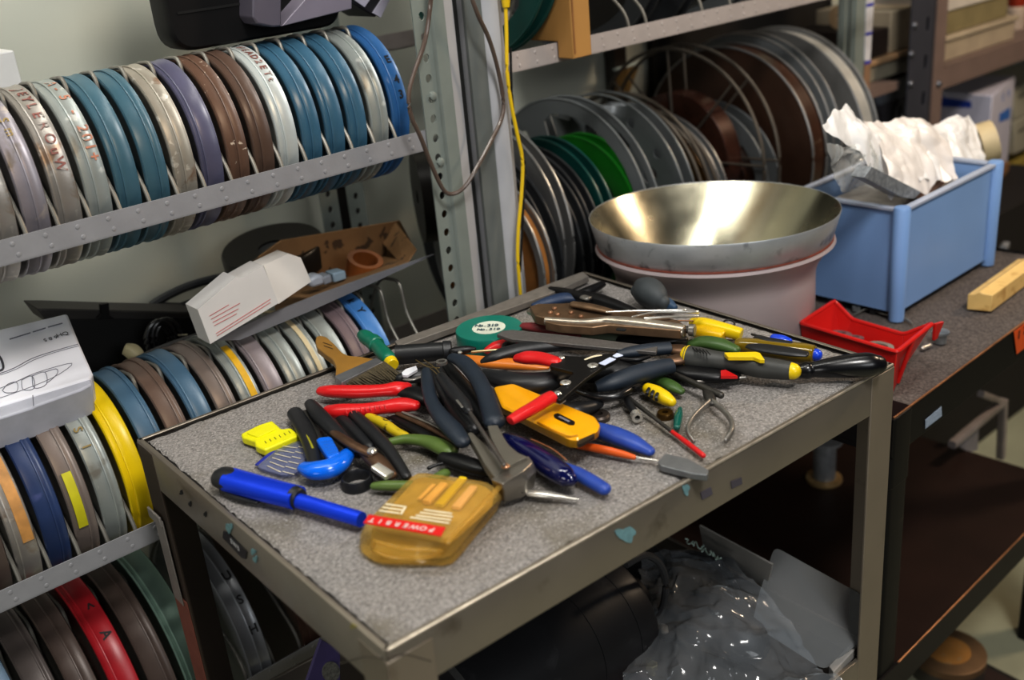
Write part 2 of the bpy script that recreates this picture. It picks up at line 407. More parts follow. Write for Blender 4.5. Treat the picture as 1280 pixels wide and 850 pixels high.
row3(-.152, 'blue-grey film can with a bright rim, bottom row', mat('can_blue_grey', '6f8396', rough=.38, metal=.3), split=-.1)
row3(-.114, 'grey-brown film can left of the can left of the red one', mat('can_umber', '5b5350', rough=.4, metal=.2), split=.2)
row3(-.076, 'dark brown film can directly left of the red one', mdkb, split=.0)
row3(-.036, 'large red film can marked A in the bottom row', mred, split=-.28, marks=('run', .12, .016, mink, [('<', 22), ('A', 38)]))
row3(.002, 'dark brown film can right of the red one, bottom row', mdkb, split=.1)
row3(.040, 'pale green film can behind the cart leg, bottom row', mgreen, split=-.3)
row3(.115, 'silver film can marked U S H seen under the cart', msilver, split=.0, R=.14, Yc=.648, marks=('stack', .2, .016, mink, [('U', 36), ('S', 50), ('H', 66)]))
row3(.191, 'dark rust-brown film can under the cart, bottom row', mat('can_rust', '4c3227', rough=.45), R=.14, Yc=.648)
row3(.229, 'very dark brown film can under the cart beside the rust-brown one', mat('can_umber_dark', '352823', rough=.5), R=.14, Yc=.648)
row3(.267, 'slim cream-grey film can far under the cart', mat('can_cream', '8a8572', rough=.45, metal=.2), R=.14, Yc=.648)
# ---------------------------------------------------------------- reels on the right
def kidney(X, Yc, zc, r0, r1, a0, a1, cr=.012, n=10):
    P = [Vector((X, Yc+r1*math.sin(a0+(a1-a0)*k/n), zc+r1*math.cos(a0+(a1-a0)*k/n))) for k in range(n+1)]
    g = [Vector((X, Yc+r0*math.sin(a1-(a1-a0)*k/n), zc+r0*math.cos(a1-(a1-a0)*k/n))) for k in range(n+1)]
    # soften the four corners by pulling them inwards
    c = sum(P+g, Vector())/(2*n+2)
    for l in (P, g):
        for k in (0, -1): l[k] = l[k]+(c-l[k])*.10
    return P+g
def circ(X, Y, z, r, n=16): return [Vector((X, Y+r*math.sin(2*PI*k/n), z+r*math.cos(2*PI*k/n))) for k in range(n)]
def reel(label, X, Yc, zc, R, w, m_fl, kind='kidney', nh=4, a_off=.3, film=None, m_film=None, hubr=.05, m_hub=None, h0=.42, h1=.82, gap=.16, name='film_reel', group=None, open_far=False):
    root = thing(name, label, 'film reel', (X, Yc, zc-R), group); c = Vector((X, Yc, zc))
    for s in (-1, 1):
        x = X+s*w/2; mb = MB()
        if kind == 'wire':
            for rr, q in ((R-.002, .0031),):
                mb.tube(circ(x, Yc, zc, rr, 72), q, smooth=0, closed=True)
            for k in range(nh):
                a = a_off+2*PI*k/nh
                mb.tube([Vector((x, Yc+hubr*.6*math.sin(a), zc+hubr*.6*math.cos(a))), Vector((x, Yc+(R-.002)*math.sin(a), zc+(R-.002)*math.cos(a)))], .0022, smooth=0)
            mb.lathe(Vector((x, Yc, zc)), EX, [(-.001, 0), (-.001, hubr*.7), (.001, hubr*.7), (.001, 0)], 32)
        elif kind == 'solid':
            mb.lathe(Vector((x, Yc, zc)), EX, [(-.001, .01), (-.001, R-.002), (0, R), (.001, R-.002), (.001, .01)], 96)
        else:
            o = circ(x, Yc, zc, R, 96); hs = []
            for k in range(nh):
                a = a_off+2*PI*k/nh; hw = PI/nh-gap; of = open_far and s > 0
                if of: hw = PI/nh-.05
                hs.append(kidney(x, Yc, zc, R*(h0-.02 if of else h0), R*(.93 if of else h1), a-hw, a+hw))
            if kind == 'drilled':
                hs = [circ(x, Yc+R*.86*math.sin(2*PI*k/14), zc+R*.86*math.cos(2*PI*k/14), .0085) for k in range(16)]
                hs += [circ(x, Yc+R*.66*math.sin(2*PI*k/10+.2), zc+R*.66*math.cos(2*PI*k/10+.2), .0150) for k in range(10)]
                hs += [circ(x, Yc+R*.40*math.sin(2*PI*k/5), zc+R*.40*math.cos(2*PI*k/5), .020, 20) for k in range(5)]
            hs.append(circ(x, Yc, zc, .006, 10))
            mb.holed(o, hs, Vector((.0022*s, 0, 0)))
            mb.tube(circ(x+.001*s, Yc, zc, R-.001, 96), .0022, smooth=0, closed=True, n=6)
        fl = mb.build('flange', m_fl, root, sharp=40)
        if kind == 'solid': MB().tube(circ(x, Yc, zc, R, 96), .0022, smooth=0, closed=True, n=6).build('rim', mrsil, fl)
    MB().lathe(c, EX, [(-w/2, 0), (-w/2, hubr), (w/2, hubr), (w/2, 0)], 40).build('hub', m_hub or m_fl, root)
    if film:
        e = w/2-.0025
        MB().lathe(c, EX, [(-e, hubr+.001), (-e, film-.001), (-e+.001, film), (e-.001, film), (e, film-.001), (e, hubr+.001)], 96).build('film_pack', m_film, root)
    return root
mrgrey = mat('reel_grey', '6a6e70', rough=.45, var=.06, vs=15); mrgrey2 = mat('reel_grey_steel', '74787a', rough=.4, metal=.4, var=.08, vs=15)
mrdark = mat('reel_dark', '2c2e31', rough=.45, var=.08); mrteal = mat('reel_teal', '0f4742', rough=.35, var=.08); mrsil = mat('reel_silver', 'a2a2a2', rough=.35, metal=.7, var=.1, vs=15)
mfblack = mat('film_black', '151210', rough=.35, var=.1, vs=200); mfbrown = mat('film_brown', '3c2418', rough=.3, var=.2, vs=60, coat=.3)
mfcopper = mat('film_copper', '40241a', rough=.26, var=.2, vs=60, metal=.2, coat=.3); mforange = mat('film_orange', '9c6a37', rough=.4, var=.12, vs=60)
mfgold = mat('film_gold', '6e5228', rough=.25, metal=.4, var=.2, vs=60); mrgreen = mat('reel_green', '187a1c', rough=.35, var=.08)
mwirer = mat('reel_wire', '6e675e', rough=.4, metal=.6)
reel('silver reel wound with tan film, just right of the upright', .625, .612, .80, .122, .018, mrsil, film=.114, m_film=mforange, kind='kidney', nh=3, hubr=.03, a_off=-1.6, h0=.35, h1=.9, gap=.15)
reel('dark reel of black film between tan film and silver reel', .655, .655, .80, .150, .016, mrdark, film=.135, m_film=mfblack, nh=3, a_off=.6)
reel('silver reel with large cutouts, leftmost of the tall reels', .685, .675, .825, .164, .016, mrsil, nh=3, a_off=-1.75, h0=.36, h1=.82, film=.06, m_film=mfblack, gap=.30)
reel('charcoal reel with pale edge right of the large-cutout silver reel', .715, .645, .795, .140, .016, mrdark, nh=3, a_off=.9, film=.12, m_film=mfblack)
reel('slim dark grey reel left of the teal reel', .742, .645, .80, .137, .014, mrdark, nh=4, film=.10, m_film=mfblack)
reel('dark teal reel in front of the grey reel with green core', .772, .638, .815, .130, .017, mrteal, nh=5, h0=.45, h1=.7, film=.07, m_film=mfblack)
reel('grey reel with big cutouts and a green reel showing through', .862, .685, .805, .180, .022, mrgrey, nh=3, a_off=-.62, h0=.30, h1=.87, gap=.12, hubr=.045, open_far=True)
reel('green plastic reel behind the large grey reel', .905, .70, .785, .130, .022, mrgreen, nh=5, a_off=.1, h0=.32, h1=.70, gap=.22)
reel('grey drilled reel with many round holes', .955, .69, .796, .178, .022, mrgrey2, kind='drilled', hubr=.04)
reel('small wire reel wound with dark copper film', 1.02, .715, .775, .185, .020, mwirer, kind='wire', nh=6, film=.150, m_film=mfcopper, a_off=.5)
reel('slim reel of gold-edged film beside the small wire reel', 1.055, .70, .770, .158, .016, mwirer, kind='wire', nh=6, film=.148, m_film=mfgold)
reel('grey half-empty reel behind the gold-edged film', 1.088, .70, .765, .150, .016, mrgrey2, kind='solid')
reel('large open wire reel with a copper film core', 1.15, .695, .826, .192, .042, mwirer, kind='wire', nh=8, film=.115, m_film=mfcopper, hubr=.045, a_off=.05)
reel('grey steel reel behind the large open wire reel', 1.205, .68, .77, .142, .030, mrgrey2, nh=5, film=.09, m_film=mfbrown, a_off=.1)
reel('full reel of brown film with dark edge, right of the wire reels', 1.285, .69, .81, .188, .040, mat('reel_bronze', '3a261b', rough=.35, metal=.2), kind='solid', film=.1855, m_film=mfbrown)
reel('plain grey solid reel behind the brown film', 1.355, .71, .81, .198, .026, mrgrey2, kind='solid', film=.15, m_film=mfblack)
reel('large silver reel at the right end of the reel shelf', 1.44, .705, .793, .212, .044, mrsil, nh=5, a_off=.5, h0=.6, h1=.8, film=.205, m_film=mat('film_silver', 'b4b3ae', rough=.35, metal=.3, var=.12, vs=30), gap=.25)
# upper reel row
reel('dark teal reel on the upper shelf beside the cardboard carton', .656, .625, 1.243, .160, .020, mrteal, nh=4, film=.08, m_film=mfblack)
reel('black reel on the upper shelf right of the carton', .93, .71, 1.225, .185, .020, mrdark, nh=4, film=.16, m_film=mfblack)
reel('second black reel on the upper shelf, behind the carton', 1.02, .71, 1.225, .185, .020, mrdark, nh=4, film=.16, m_film=mfblack, a_off=.6)
reel('grey reel at the right of the upper reel shelf', 1.16, .71, 1.225, .185, .022, mrgrey2, nh=4, film=.14, m_film=mfbrown)
reel('brown film reel at the right end of the upper shelf', 1.27, .71, 1.225, .185, .022, mrsil, nh=4, film=.16, m_film=mfbrown)
# dark post on the wall; the pale strip paints the glint on clear plastic
mdp = mat('post_dark_brown', '241c16', rough=.3, coat=.4)
p0 = Yp(778, 120, .90)
mb = MB(); mb.abox(p0.x-.016, p0.x+.016, .90, .925, .3, 1.3); mb.build('rear_strip', mdp, rs)
t = thing('clear_glint', 'clear plastic with its glint painted as a pale strip, above the reels', 'strip', Yp(785, 82, .885))
mb = MB(); mb.sweep([(Yp(768, 87, .885), .0035), (Yp(801, 77, .885), .0035)], smooth=0, flat=.6, ends='flat', sq=4); mb.build('strip', mat('glint_pale', 'd6e4e2', rough=.15), t)
mb = MB(); mb.plate([Yp(x, y, .888) for x, y in ((772, 90), (800, 80), (786, 118), (768, 126))], .002, EY); mb.build('clear_sheet', mat('clip_clear', '6e5c3a', rough=.12, clear=.4), t)
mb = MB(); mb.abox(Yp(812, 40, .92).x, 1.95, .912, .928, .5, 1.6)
mb.solo('dark_backdrop', mat('backdrop_dark', '15110e', rough=.8, var=.2, vs=6), 'dark board added for the darkness behind the brown reels', 'backdrop', (1.4, .92, .5))  # added dark sheet, keeps the wall behind the reels black
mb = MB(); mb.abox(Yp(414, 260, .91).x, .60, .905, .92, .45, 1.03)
mb.solo('dark_backdrop', MC['backdrop_dark'], 'dark board added for the darkness left of the double uprights', 'backdrop', (.6, .91, .45))  # added dark sheet standing for the dark reels behind the wires
# carton on the upper shelf
mcard = mat('carton', 'a98048', rough=.7, var=.05, vs=12); mcardin = mat('carton_inside', '8a6137', rough=.8, var=.15, vs=40)
a = Yp(740, 66, .470); bq = Yp(716, 70, .470)
x1 = a.x; x0 = x1-.034
t = thing('cardboard_carton', 'plain tan cardboard carton sticking out over the upper shelf lip', 'box', (x0, .5, 1.0835))
P = [(.470, 1.0835), (.4975, 1.0835), (.4975, 1.104), (.548, 1.104), (.548, 1.34), (.470, 1.34)]
mb = MB(); mb.ring_loft([[Vector((x, y, z)) for y, z in P] for x in (x0, x1)]); mb.build('carton_body', mcard, t, bevel=.0015)
mb = MB(); mb.abox(x0+.002, x0+.004, .4685, .4705, 1.09, 1.33); mb.build('seam', mcardin, t)
# cables on the uprights
mb = MB(); P = [(540, -25), (537, 15), (530, 55), (518, 90), (511, 118), (514, 145), (526, 172), (541, 210), (555, 238), (568, 242), (582, 232), (597, 208), (614, 176), (627, 148), (629, 125), (622, 85), (611, 48), (598, 20), (588, -8), (584, -30)]
mb.tube([Yp(x, y, .475+.006*math.sin(i)) for i, (x, y) in enumerate(P)], .0026)
mb.solo('power_cable', mat('cable_brown', '5a4c44', rough=.35, var=.1, coat=.3), 'brown-grey cable looping down in front of the steel uprights', 'cable', (.48, .475, 1.1))
t = thing('yellow_cable', 'thin yellow cable with yellow plug hanging down the right upright', 'cable', Yp(640, 190, .478))
mb = MB(); P = [(632, 8), (633, 40), (634, 90), (639, 130), (647, 170), (653, 200), (652, 240), (648, 285), (647, 320), (649, 350), (651, 372)]
mb.tube([Yp(x, y, .478) for x, y in P], .0024); myc = mat('cord_yellow', 'd9b91d', rough=.4, var=.04); mb.build('cord', myc, t)
mb = MB(); mb.sweep([(Yp(631.5, -25, .478), .006), (Yp(632, -6, .478), .006), (Yp(632.5, 9, .478), .0045)], ends='bevel'); mb.build('plug', myc, t)
mb = MB(); mb.tube([Yp(x, y, .4815) for x, y in ((638, 60), (640, 120), (645, 160), (656, 205), (654, 260), (650, 340))], .0016); mb.solo('black_wire', mat('wire_black', '161616', rough=.4), 'thin black wire behind the yellow cord on the upright', 'wire', Yp(645, 160, .4815))

# ---------------------------------------------------------------- things on and behind the left shelving
mblk = mat('plastic_black', '0e0d0e', rough=.5, spec=.3, var=.1, vs=20); mblk2 = mat('plastic_black_soft', '232226', rough=.35, var=.1, vs=20)
# black equipment case on top of the cans
def rbox(mb, x0, x1, y0, y1, z0, z1, r, axis='y', n=5):
    """box with rounded edges along one axis"""
    if axis == 'y':
        P = rpoly([Vector((x0, 0, z0)), Vector((x1, 0, z0)), Vector((x1, 0, z1)), Vector((x0, 0, z1))], r, n)
        mb.ring_loft([[Vector((p.x, y, p.z)) for p in P] for y in (y0, y1)])
    elif axis == 'z':
        P = rpoly([Vector((x0, y0, 0)), Vector((x1, y0, 0)), Vector((x1, y1, 0)), Vector((x0, y1, 0))], r, n)
        mb.ring_loft([[Vector((p.x, p.y, z)) for p in P] for z in (z0, z1)])
    else:
        P = rpoly([Vector((0, y0, z0)), Vector((0, y1, z0)), Vector((0, y1, z1)), Vector((0, y0, z1))], r, n)
        mb.ring_loft([[Vector((x, p.y, p.z)) for p in P] for x in (x0, x1)])
    return mb
cy = .60
cl = Yp(212, 25, cy).x; zb = 1.158
t = thing('equipment_case', 'large black plastic equipment case lying on the top row of cans', 'case', (cl+.15, cy, zb))
mb = MB(); loops = []
for dx, y, dz in ((.012, cy+.03, .0), (0, cy+.004, .018), (0.004, cy-.004, .035), (.004, cy-.002, .26), (.004, cy+.17, .26), (.02, cy+.17, .02)):
    pass
P = rpoly([Vector((cl, 0, zb)), Vector((.425, 0, zb)), Vector((.425, 0, 1.42)), Vector((cl, 0, 1.42))], .028, 6)
cc = Vector(((cl+.425)/2, 0, 1.29))
for y, s in ((cy+.045, .97), (cy+.04, 1.), (cy+.012, 1.), (cy+.003, .992), (cy, .97)):
    loops.append([Vector((cc.x+(p.x-cc.x)*(s if s == 1 else 1-(1-s)*.6), y, cc.z+(p.z-cc.z)*s)) for p in P])
mb.loft(loops); mb.build('case_shell', mblk, t)
mb = MB(); mb.abox(cl+.01, .42, cy-.0012, cy+.002, zb+.040, zb+.0425); mb.build('case_seam', mhole, t)
mgp = mat('plastic_lilac_grey', '5d5964', rough=.4, var=.05)
q = [Yp(x, y, cy-.03) for x, y in ((316, -45), (316, 22), (322, 30), (342, 34), (352, 33), (352, -45))]
t = thing('grey_plastic_cover', 'faceted lilac grey plastic cover in front of the black case', 'cover', Yp(345, 33, cy-.03))
mb = MB(); mb.plate(q, .05, EY); mb.build('front_panel', mgp, t, bevel=.002)
q = [Yp(x, y, cy-.028) for x, y in ((352, 33), (440, 11), (440, -45), (420, -45))]
mb = MB(); mb.plate(q, .03, EY); mb.build('side_panel', mat('plastic_lilac_light', '807a86', rough=.4, var=.05), t, bevel=.001)
t = thing('striped_case', 'black and lilac-white striped plastic corner at the top of the cans', 'case', Yp(470, 20, .60))
q = [Yp(x, y, .60) for x, y in ((425, -45), (437, 2), (470, 22), (488, -20), (490, -45))]
MB().plate(q, .06, EY).build('body', mblk2, t, bevel=.002)
mls = mat('plastic_lilac_white', 'a9a6b4', rough=.35)
MB().plate([Yp(x, y, .598) for x, y in ((440, -2), (456, 9), (469, -10), (460, -14))], .003, EY).build('stripe', mls, t)
MB().plate([Yp(x, y, .598) for x, y in ((466, 16), (476, 22), (489, -4), (482, -8))], .003, EY).build('stripe', mls, t)
# white box at the left edge behind the cans
a = Yp(0, 110, .72); bq = Yp(30, 110, .72); z1 = Yp(15, 63, .72).z
mb = MB(); mb.abox(a.x-.12, bq.x, .72, .85, 1.036, z1); mb.solo('white_box', mat('card_white', 'c9c8c6', rough=.6, var=.03), 'plain white box behind the cans at the left edge', 'box', (a.x-.05, .78, 1.036), bevel=.002)

# white video recorder lying upside down across the second row
mvw = mat('recorder_white', 'dcdde4', rough=.4, var=.02); mvg = mat('recorder_grey_line', '6f707a', rough=.5); mvd = mat('recorder_dark_line', '33343c', rough=.5)
# its face lies in a plane leaning back: solve a plane with three known depths
A0 = Yp(84, 391, .665); B0 = Yp(116, 466, .560)
ydir = (B0-A0); xdir = Vector((1, .00, .0))
nrm = xdir.cross(ydir).normalized()
def VP(x, y, off=0.):
    d = ray(x, y); p = A0+nrm*off; return CAM+d*((p-CAM).dot(nrm)/d.dot(nrm))
if nrm.dot(_f) > 0: nrm = -nrm
t = thing('video_recorder', 'white video recorder upside down with oval buttons, on the second row', 'video recorder', B0)
face = [VP(x, y) for x, y in ((-90, 432), (84, 391), (99, 428), (116, 466), (113, 473), (-90, 535))]
MB().plate(face, .05, -nrm).build('housing', mvw, t, bevel=.003)
MB().plate([VP(x, y, -.002) for x, y in ((113, 472), (115, 480), (102, 487), (46, 507), (40, 510), (-90, 552), (-90, 530))], .04, -nrm).build('rear_rim', mat('recorder_rim', 'aeb0ba', rough=.45), t, bevel=.002)
def line(mbx, pts, w, off=.0006):
    mbx.tube([VP(x, y, off) for x, y in pts], w, n=6, smooth=4)
mb = MB(); line(mb, [(-60, 484), (8, 464), (40, 448), (70, 438), (98, 430)], .0004); line(mb, [(-60, 486), (10, 465.5), (42, 450), (70, 440), (99, 432)], .00028)
line(mb, [(-60, 505), (6, 483), (45, 466), (90, 454), (66, 472), (10, 494), (-60, 516)], .0003)
line(mb, [(41, 494), (42, 507)], .0004)
mb.build('moulding_line', mvg, t)
for pts in ([(3, 488), (10, 480), (21, 478), (21, 489), (8, 491), (3, 488)], [(27, 475), (40, 470), (43, 485), (29, 487), (27, 475)], [(40, 470), (56, 465), (58, 480), (43, 485), (40, 470)], [(56, 465), (70, 461), (72, 466), (66, 473), (58, 479)]):
    mb = MB(); line(mb, pts, .00035); mb.build('button', mvg, t)
mb = MB(); line(mb, [(-8, 438), (1, 448), (4, 460), (-2, 464), (-12, 466)], .0012); mb.build('window_edge', mvd, t)
mb = MB()
rt = (VP(90, 420)-VP(50, 431)).normalized(); upv = -(nrm.cross(rt)).normalized()
if upv.dot(CUP) < 0: upv = -upv
def vtext(s, x, y, size, flip=True):
    w = sum(.62 for _ in s)*size
    for i, ch in enumerate(s):
        c = VP(x, y, .0006)+rt*((i-(len(s)-1)/2)*size*.72)
        add_text(mb, ch, c, (-rt if flip else rt), (-upv if flip else upv), size)
vtext('HQ', 78, 418, .0088, False); vtext('586', 63, 423, .0078)
mb.build('lettering', mvd, t)
mb = MB(); 
for (xa, ya, xb, yb) in ((12, 424, 38, 416), (41, 415, 57, 410), (60, 409, 78, 404)):
    mb.tube([VP(xa, ya, .0005), VP(xb, yb, .0005)], .0007, n=4, smooth=0)
mb.build('small_print', mvg, t)
# black tray with mains lead
yk = .70
t = thing('black_case', 'open black plastic case with latch behind the white recorder', 'case', Yp(165, 440, yk))
MB().plate([Yp(x, y, .745) for x, y in ((46, 386), (70, 386), (150, 388), (248, 390), (254, 400), (170, 400), (95, 402), (60, 404))], .05, EY).build('lid_edge', mat('case_dark_grey', '34312f', rough=.5, var=.1), t, bevel=.002)
MB().plate([Yp(x, y, .742) for x, y in ((80, 400), (250, 397), (275, 430), (240, 460), (115, 500), (60, 470))], .02, EY).build('case_inside', mat('case_inside_black', '0d0c0c', rough=.7), t)
MB().plate([Yp(x, y, .738) for x, y in ((126, 381), (136, 379), (137, 394), (143, 398), (122, 398), (127, 393))], .006, EY).build('latch', mblk, t)
mb = MB(); mb.tube([Yp(x, y, .665) for x, y in ((100, 486), (150, 462), (200, 438), (250, 421), (280, 415))], .006); mb.build('case_rim', mblk2, t)
mcab = mat('cable_black', '1b1a1b', rough=.35, coat=.2)
t = thing('mains_lead', 'coiled black mains lead with pale plug in the black case', 'cable', Yp(190, 430, .70))
mb = MB()
for k in range(7):
    c = Yp(197+k*2.2, 425-k*.6, .70-.004*(k % 3)); rr = .020+.002*(k % 3)
    mb.tube([c+EX*(rr*math.cos(2*PI*j/20))*.75+UP*(rr*math.sin(2*PI*j/20)) for j in range(20)], .0032, smooth=0, closed=True)
mb.build('coil', mcab, t)
mb = MB(); mb.sweep([(Yp(156, 436, .685), .0075), (Yp(166, 440, .68), .010), (Yp(175, 449, .675), .008)], ends='bevel', sq=4, flat=.8); mb.build('plug', mat('plug_cream', 'b7ae8c', rough=.5), t)
mb = MB()
for yy in (419, 432): mb.tube([Yp(222, yy, .69), Yp(234, yy-.5, .69)], .0013, smooth=0)
mb.build('plug_pin', steel('pin_steel', 'c5bda8'), t)
# black reel and thin reel rim against the wall
def disc_edge(label, px, Y, R, w, m, film=True):
    pass
c = Yp(343, 318, .78)
t = thing('black_film_roll', 'black roll of film lying tilted behind the cardboard box', 'film roll', c)
ax = (UP*.97+EX*-.12+EY*-.10).normalized()
mb = MB(); mb.lathe(c, ax, [(-.017, .02), (-.019, .069), (-.017, .071), (.012, .071), (.015, .069), (.012, .03), (.012, .02)], 64); mb.build('film', mfblack, t)
mb = MB(); mb.lathe(c, ax, [(-.0095, .003), (-.0095, .02), (.0095, .02), (.0095, .003)], 32); mb.build('core', mrdark, t)
mb = MB(); P = [(188, 383), (205, 372), (235, 358), (275, 347), (300, 344), (295, 352), (262, 370), (225, 384)]
mb.tube([Yp(x, y, .82) for x, y in P], .0062, closed=True); mb.solo('thin_reel', mrdark, 'thin black reel leaning against the wall above the black case', 'reel', Yp(240, 365, .82))
# cardboard box with white carton, tape roll
mcin = mat('carton_inside_brown', '8b6a46', rough=.8, var=.1, vs=30, chip=('4f3a26', .60, 55, .03)); mcout = mat('carton_grey_side', '77777c', rough=.6, var=.05)
t = thing('open_cardboard_box', 'open cardboard box with brown lining lying on the second row', 'box', Yp(400, 350, .62))
ya, ybk = .56, .72
MB().plate([Yp(x, y, ybk) for x, y in ((295, 343), (352, 301), (500, 276), (520, 314), (430, 345), (330, 372))], .004, EY).build('rear_panel', mcin, t)
q0 = [Yp(x, y, ya) for x, y in ((262, 426), (330, 396), (400, 368), (470, 343), (543, 318), (470, 352), (390, 388), (300, 425))]
MB().plate(q0, .004, EY).build('front_panel', mcout, t)
MB().plate([Yp(493, 279, ybk), Yp(519, 313, ya+.03), Yp(505, 334, ya+.02), Yp(478, 304, ybk)], .003, EX).build('end_panel', mcin, t)
MB().plate([Yp(345, 392, ya+.004), Yp(510, 327, ya+.004), Yp(480, 320, ybk), Yp(340, 365, ybk)], .003).build('floor_panel', mcin, t)
yw = .545
t = thing('white_carton', 'white carton with red print at the left end of the cardboard box', 'box', Yp(270, 425, yw))
mwc = mat('carton_white', 'd2d0ce', rough=.5, var=.02)
w0 = [Yp(247, 387, yw), Yp(263, 430, yw), Yp(348, 382, yw+.005), Yp(330, 334, yw+.005)]
MB().plate([Yp(x, y, yw) for x, y in ((247, 387), (295, 346), (299, 349), (329, 332), (348, 379), (263, 430))], .03, EY).build('front_panel', mwc, t)
MB().plate([Yp(329.5, 332, yw), Yp(360, 317, yw+.02), Yp(376, 322, yw+.025), Yp(389, 352, yw+.025), Yp(348, 380, yw)], .025, EY).build('end_panel', mat('carton_white_bright', 'dedcd9', rough=.5, var=.02), t)
mb = MB()
for (xa, ya_, xb, yb_) in ((262, 395, 286, 381), (264, 399, 300, 379), (266, 403, 298, 386), (268, 407, 296, 392), (270, 417, 338, 374), (271, 420, 338, 378)):
    mb.tube([Yp(xa, ya_, yw-.0006), Yp(xb, yb_, yw-.0006)], .0004, n=4, smooth=0)
mb.tube([Yp(370, 329, yw+.022), Yp(378, 347, yw+.022)], .0005, n=4, smooth=0)
mb.build('red_print', mat('print_red', 'b5605f', rough=.6), t)
c = Yp(455, 333, .64)
mb = MB(); mb.lathe(c, (UP*.9+EX*.1-EY*.35).normalized(), [(-.010, .017), (-.010, .024), (.012, .024), (.012, .017)], 40, closed=True)
mb.solo('brown_tape_roll', mat('tape_brown', '8d5226', rough=.3, var=.06, coat=.3), 'roll of brown packing tape inside the cardboard box', 'tape roll', c-UP*.012)
MB().plate([Yp(x, y, .60) for x, y in ((386, 350), (398, 343), (406, 345), (407, 356), (390, 361))], .02, EY).solo('small_white_bottle', mat('bottle_white', 'aab0ba', rough=.4), 'small bluish white bottle next to the white carton', 'bottle', Yp(398, 358, .60), bevel=.004)
MB().plate([Yp(x, y, .61) for x, y in ((403, 347), (414, 343), (416, 353), (406, 357))], .02, EY).solo('grey_white_packet', mat('packet_grey', '8d929b', rough=.4), 'small grey and white packet left of the brown tape', 'packet', Yp(410, 356, .61), bevel=.002)
MB().plate([Yp(x, y, .615) for x, y in ((416, 342), (432, 338), (434, 349), (418, 354))], .02, EY).solo('pale_blue_packet', mat('packet_blue', '8fa3b2', rough=.4), 'pale blue packet touching the brown tape roll', 'packet', Yp(425, 352, .615), bevel=.002)
# dark reel hanging behind the upright
c = Yp(530, 245, .72)
mb = MB(); mb.lathe(c, (EX*.9-EY*.5).normalized(), [(-.01, .01), (-.01, .068), (.01, .068), (.01, .01)], 48); mb.solo('black_spool', mfblack, 'round black spool in the shadow left of the upright', 'spool', c-UP*.068)
# ---------------------------------------------------------------- dark slotted shelving and boxes, far right
mslot = mat('slotted_dark', '3a3b43', rough=.5, var=.08, vs=20); mslotb = mat('slotted_brown', '74635c', rough=.55, var=.08, vs=20)
ux = thing('slotted_shelving', 'dark grey slotted-angle shelving at the far right', 'shelving', (1.75, .7, 0))
YU = .60
pl = Yp(1137, 70, YU); pm = Yp(1166, 70, YU); pr = Yp(1178, 70, YU)
mb = MB(); o = [Vector((pl.x, YU, .02)), Vector((pm.x, YU, .02)), Vector((pm.x, YU, 1.9)), Vector((pl.x, YU, 1.9))]
hs = []; z = .06; xc = pl.x*.3+pm.x*.7
while z < 1.86:
    hs.append(rpoly([Vector((xc-.006, YU, z-.014)), Vector((xc+.006, YU, z-.014)), Vector((xc+.006, YU, z+.014)), Vector((xc-.006, YU, z+.014))], .005, 3)); z += .0752
mb.holed(o, hs, Vector((0, .003, 0))); mb.build('front_upright', mslot, ux)
mb = MB(); mb.abox(pm.x-.003, pm.x, YU, YU+.05, .02, 1.9); mb.build('upright_return', mslot, ux)
mb = MB(); mb.abox(pm.x, pr.x+.002, YU-.004, YU+.04, .02, 1.9); mb.build('upright_angle', mslotb, ux)
z1b, z0b = Yp(1200, 78, YU).z, Yp(1200, 103, YU).z
mb = MB(); mb.abox(pr.x, 3.3, YU-.002, YU+.002, z0b, z1b); mb.abox(pr.x, 3.3, YU, .90, z1b-.003, z1b); mb.build('shelf_board', mslotb, ux)
mb = MB(); mb.abox(.9+XE2-.9+.02, pl.x, YU+.02, .90, z1b-.02, z1b-.003); mb.build('shelf_board', mslotb, ux)
for px, py, yy in ((1143, 32, YU), (1138, 105, YU), (1139, 68, YU), (1173, 105, YU-.004)): MB().lathe(Yp(px, py, yy), -EY, [(0, .008), (.003, .007), (.006, .004), (.006, 0)], 12).build('bolt', steel('bolt_steel', '6a6b70'), ux)
def ybox(px0, py0, px1, py1, Y, dep):
    xm, ym = (px0+px1)/2, (py0+py1)/2
    return Yp(px0, ym, Y).x, Yp(px1, ym, Y).x, Y, Y+dep, Yp(xm, py1, Y).z, Yp(xm, py0, Y).z
def stackbox(name, label, cat, x0, x1, y0, y1, z0, z1, m, bev=.003, lidh=0, mlid=None):
    t = thing(name, label, cat, ((x0+x1)/2, (y0+y1)/2, z0))
    mb = MB(); mb.abox(x0, x1, y0, y1, z0, z1-lidh); mb.build('tray_body', m, t, bevel=bev)
    if lidh: mb = MB(); mb.abox(x0-.006, x1+.006, y0-.006, y1+.006, z1-lidh, z1); mb.build('tray_lid', mlid or m, t, bevel=bev)
    return t
xt0, xt1 = Yp(1184, 60, .63).x, Yp(1258, 45, .63).x
zt0 = z1b
za = Yp(1220, 50, .63).z; zb_ = Yp(1220, 25, .63).z; zc_ = Yp(1220, 2, .63).z
mtb = mat('tray_beige', 'a39682', rough=.6, var=.08); mty = mat('tray_amber', '857a5a', rough=.35, var=.1); mtw = mat('tray_white', 'c0b9b0', rough=.45, var=.05)
za = zt0+(za-zt0)
stackbox('storage_tray', 'beige lidded tray, bottom of the tray stack at upper right', 'tray', xt0-.015, xt1+.04, .63, .85, zt0, zt0+.055, mtb, lidh=.012)
stackbox('storage_tray', 'yellowish clear tray in the middle of the tray stack', 'tray', xt0-.01, xt1+.005, .635, .85, zt0+.0555, zt0+.105, mty)
stackbox('storage_tray', 'white tray on top of the tray stack at upper right', 'tray', xt0-.015, xt1+.01, .63, .85, zt0+.1055, zt0+.165, mtw, lidh=.014)
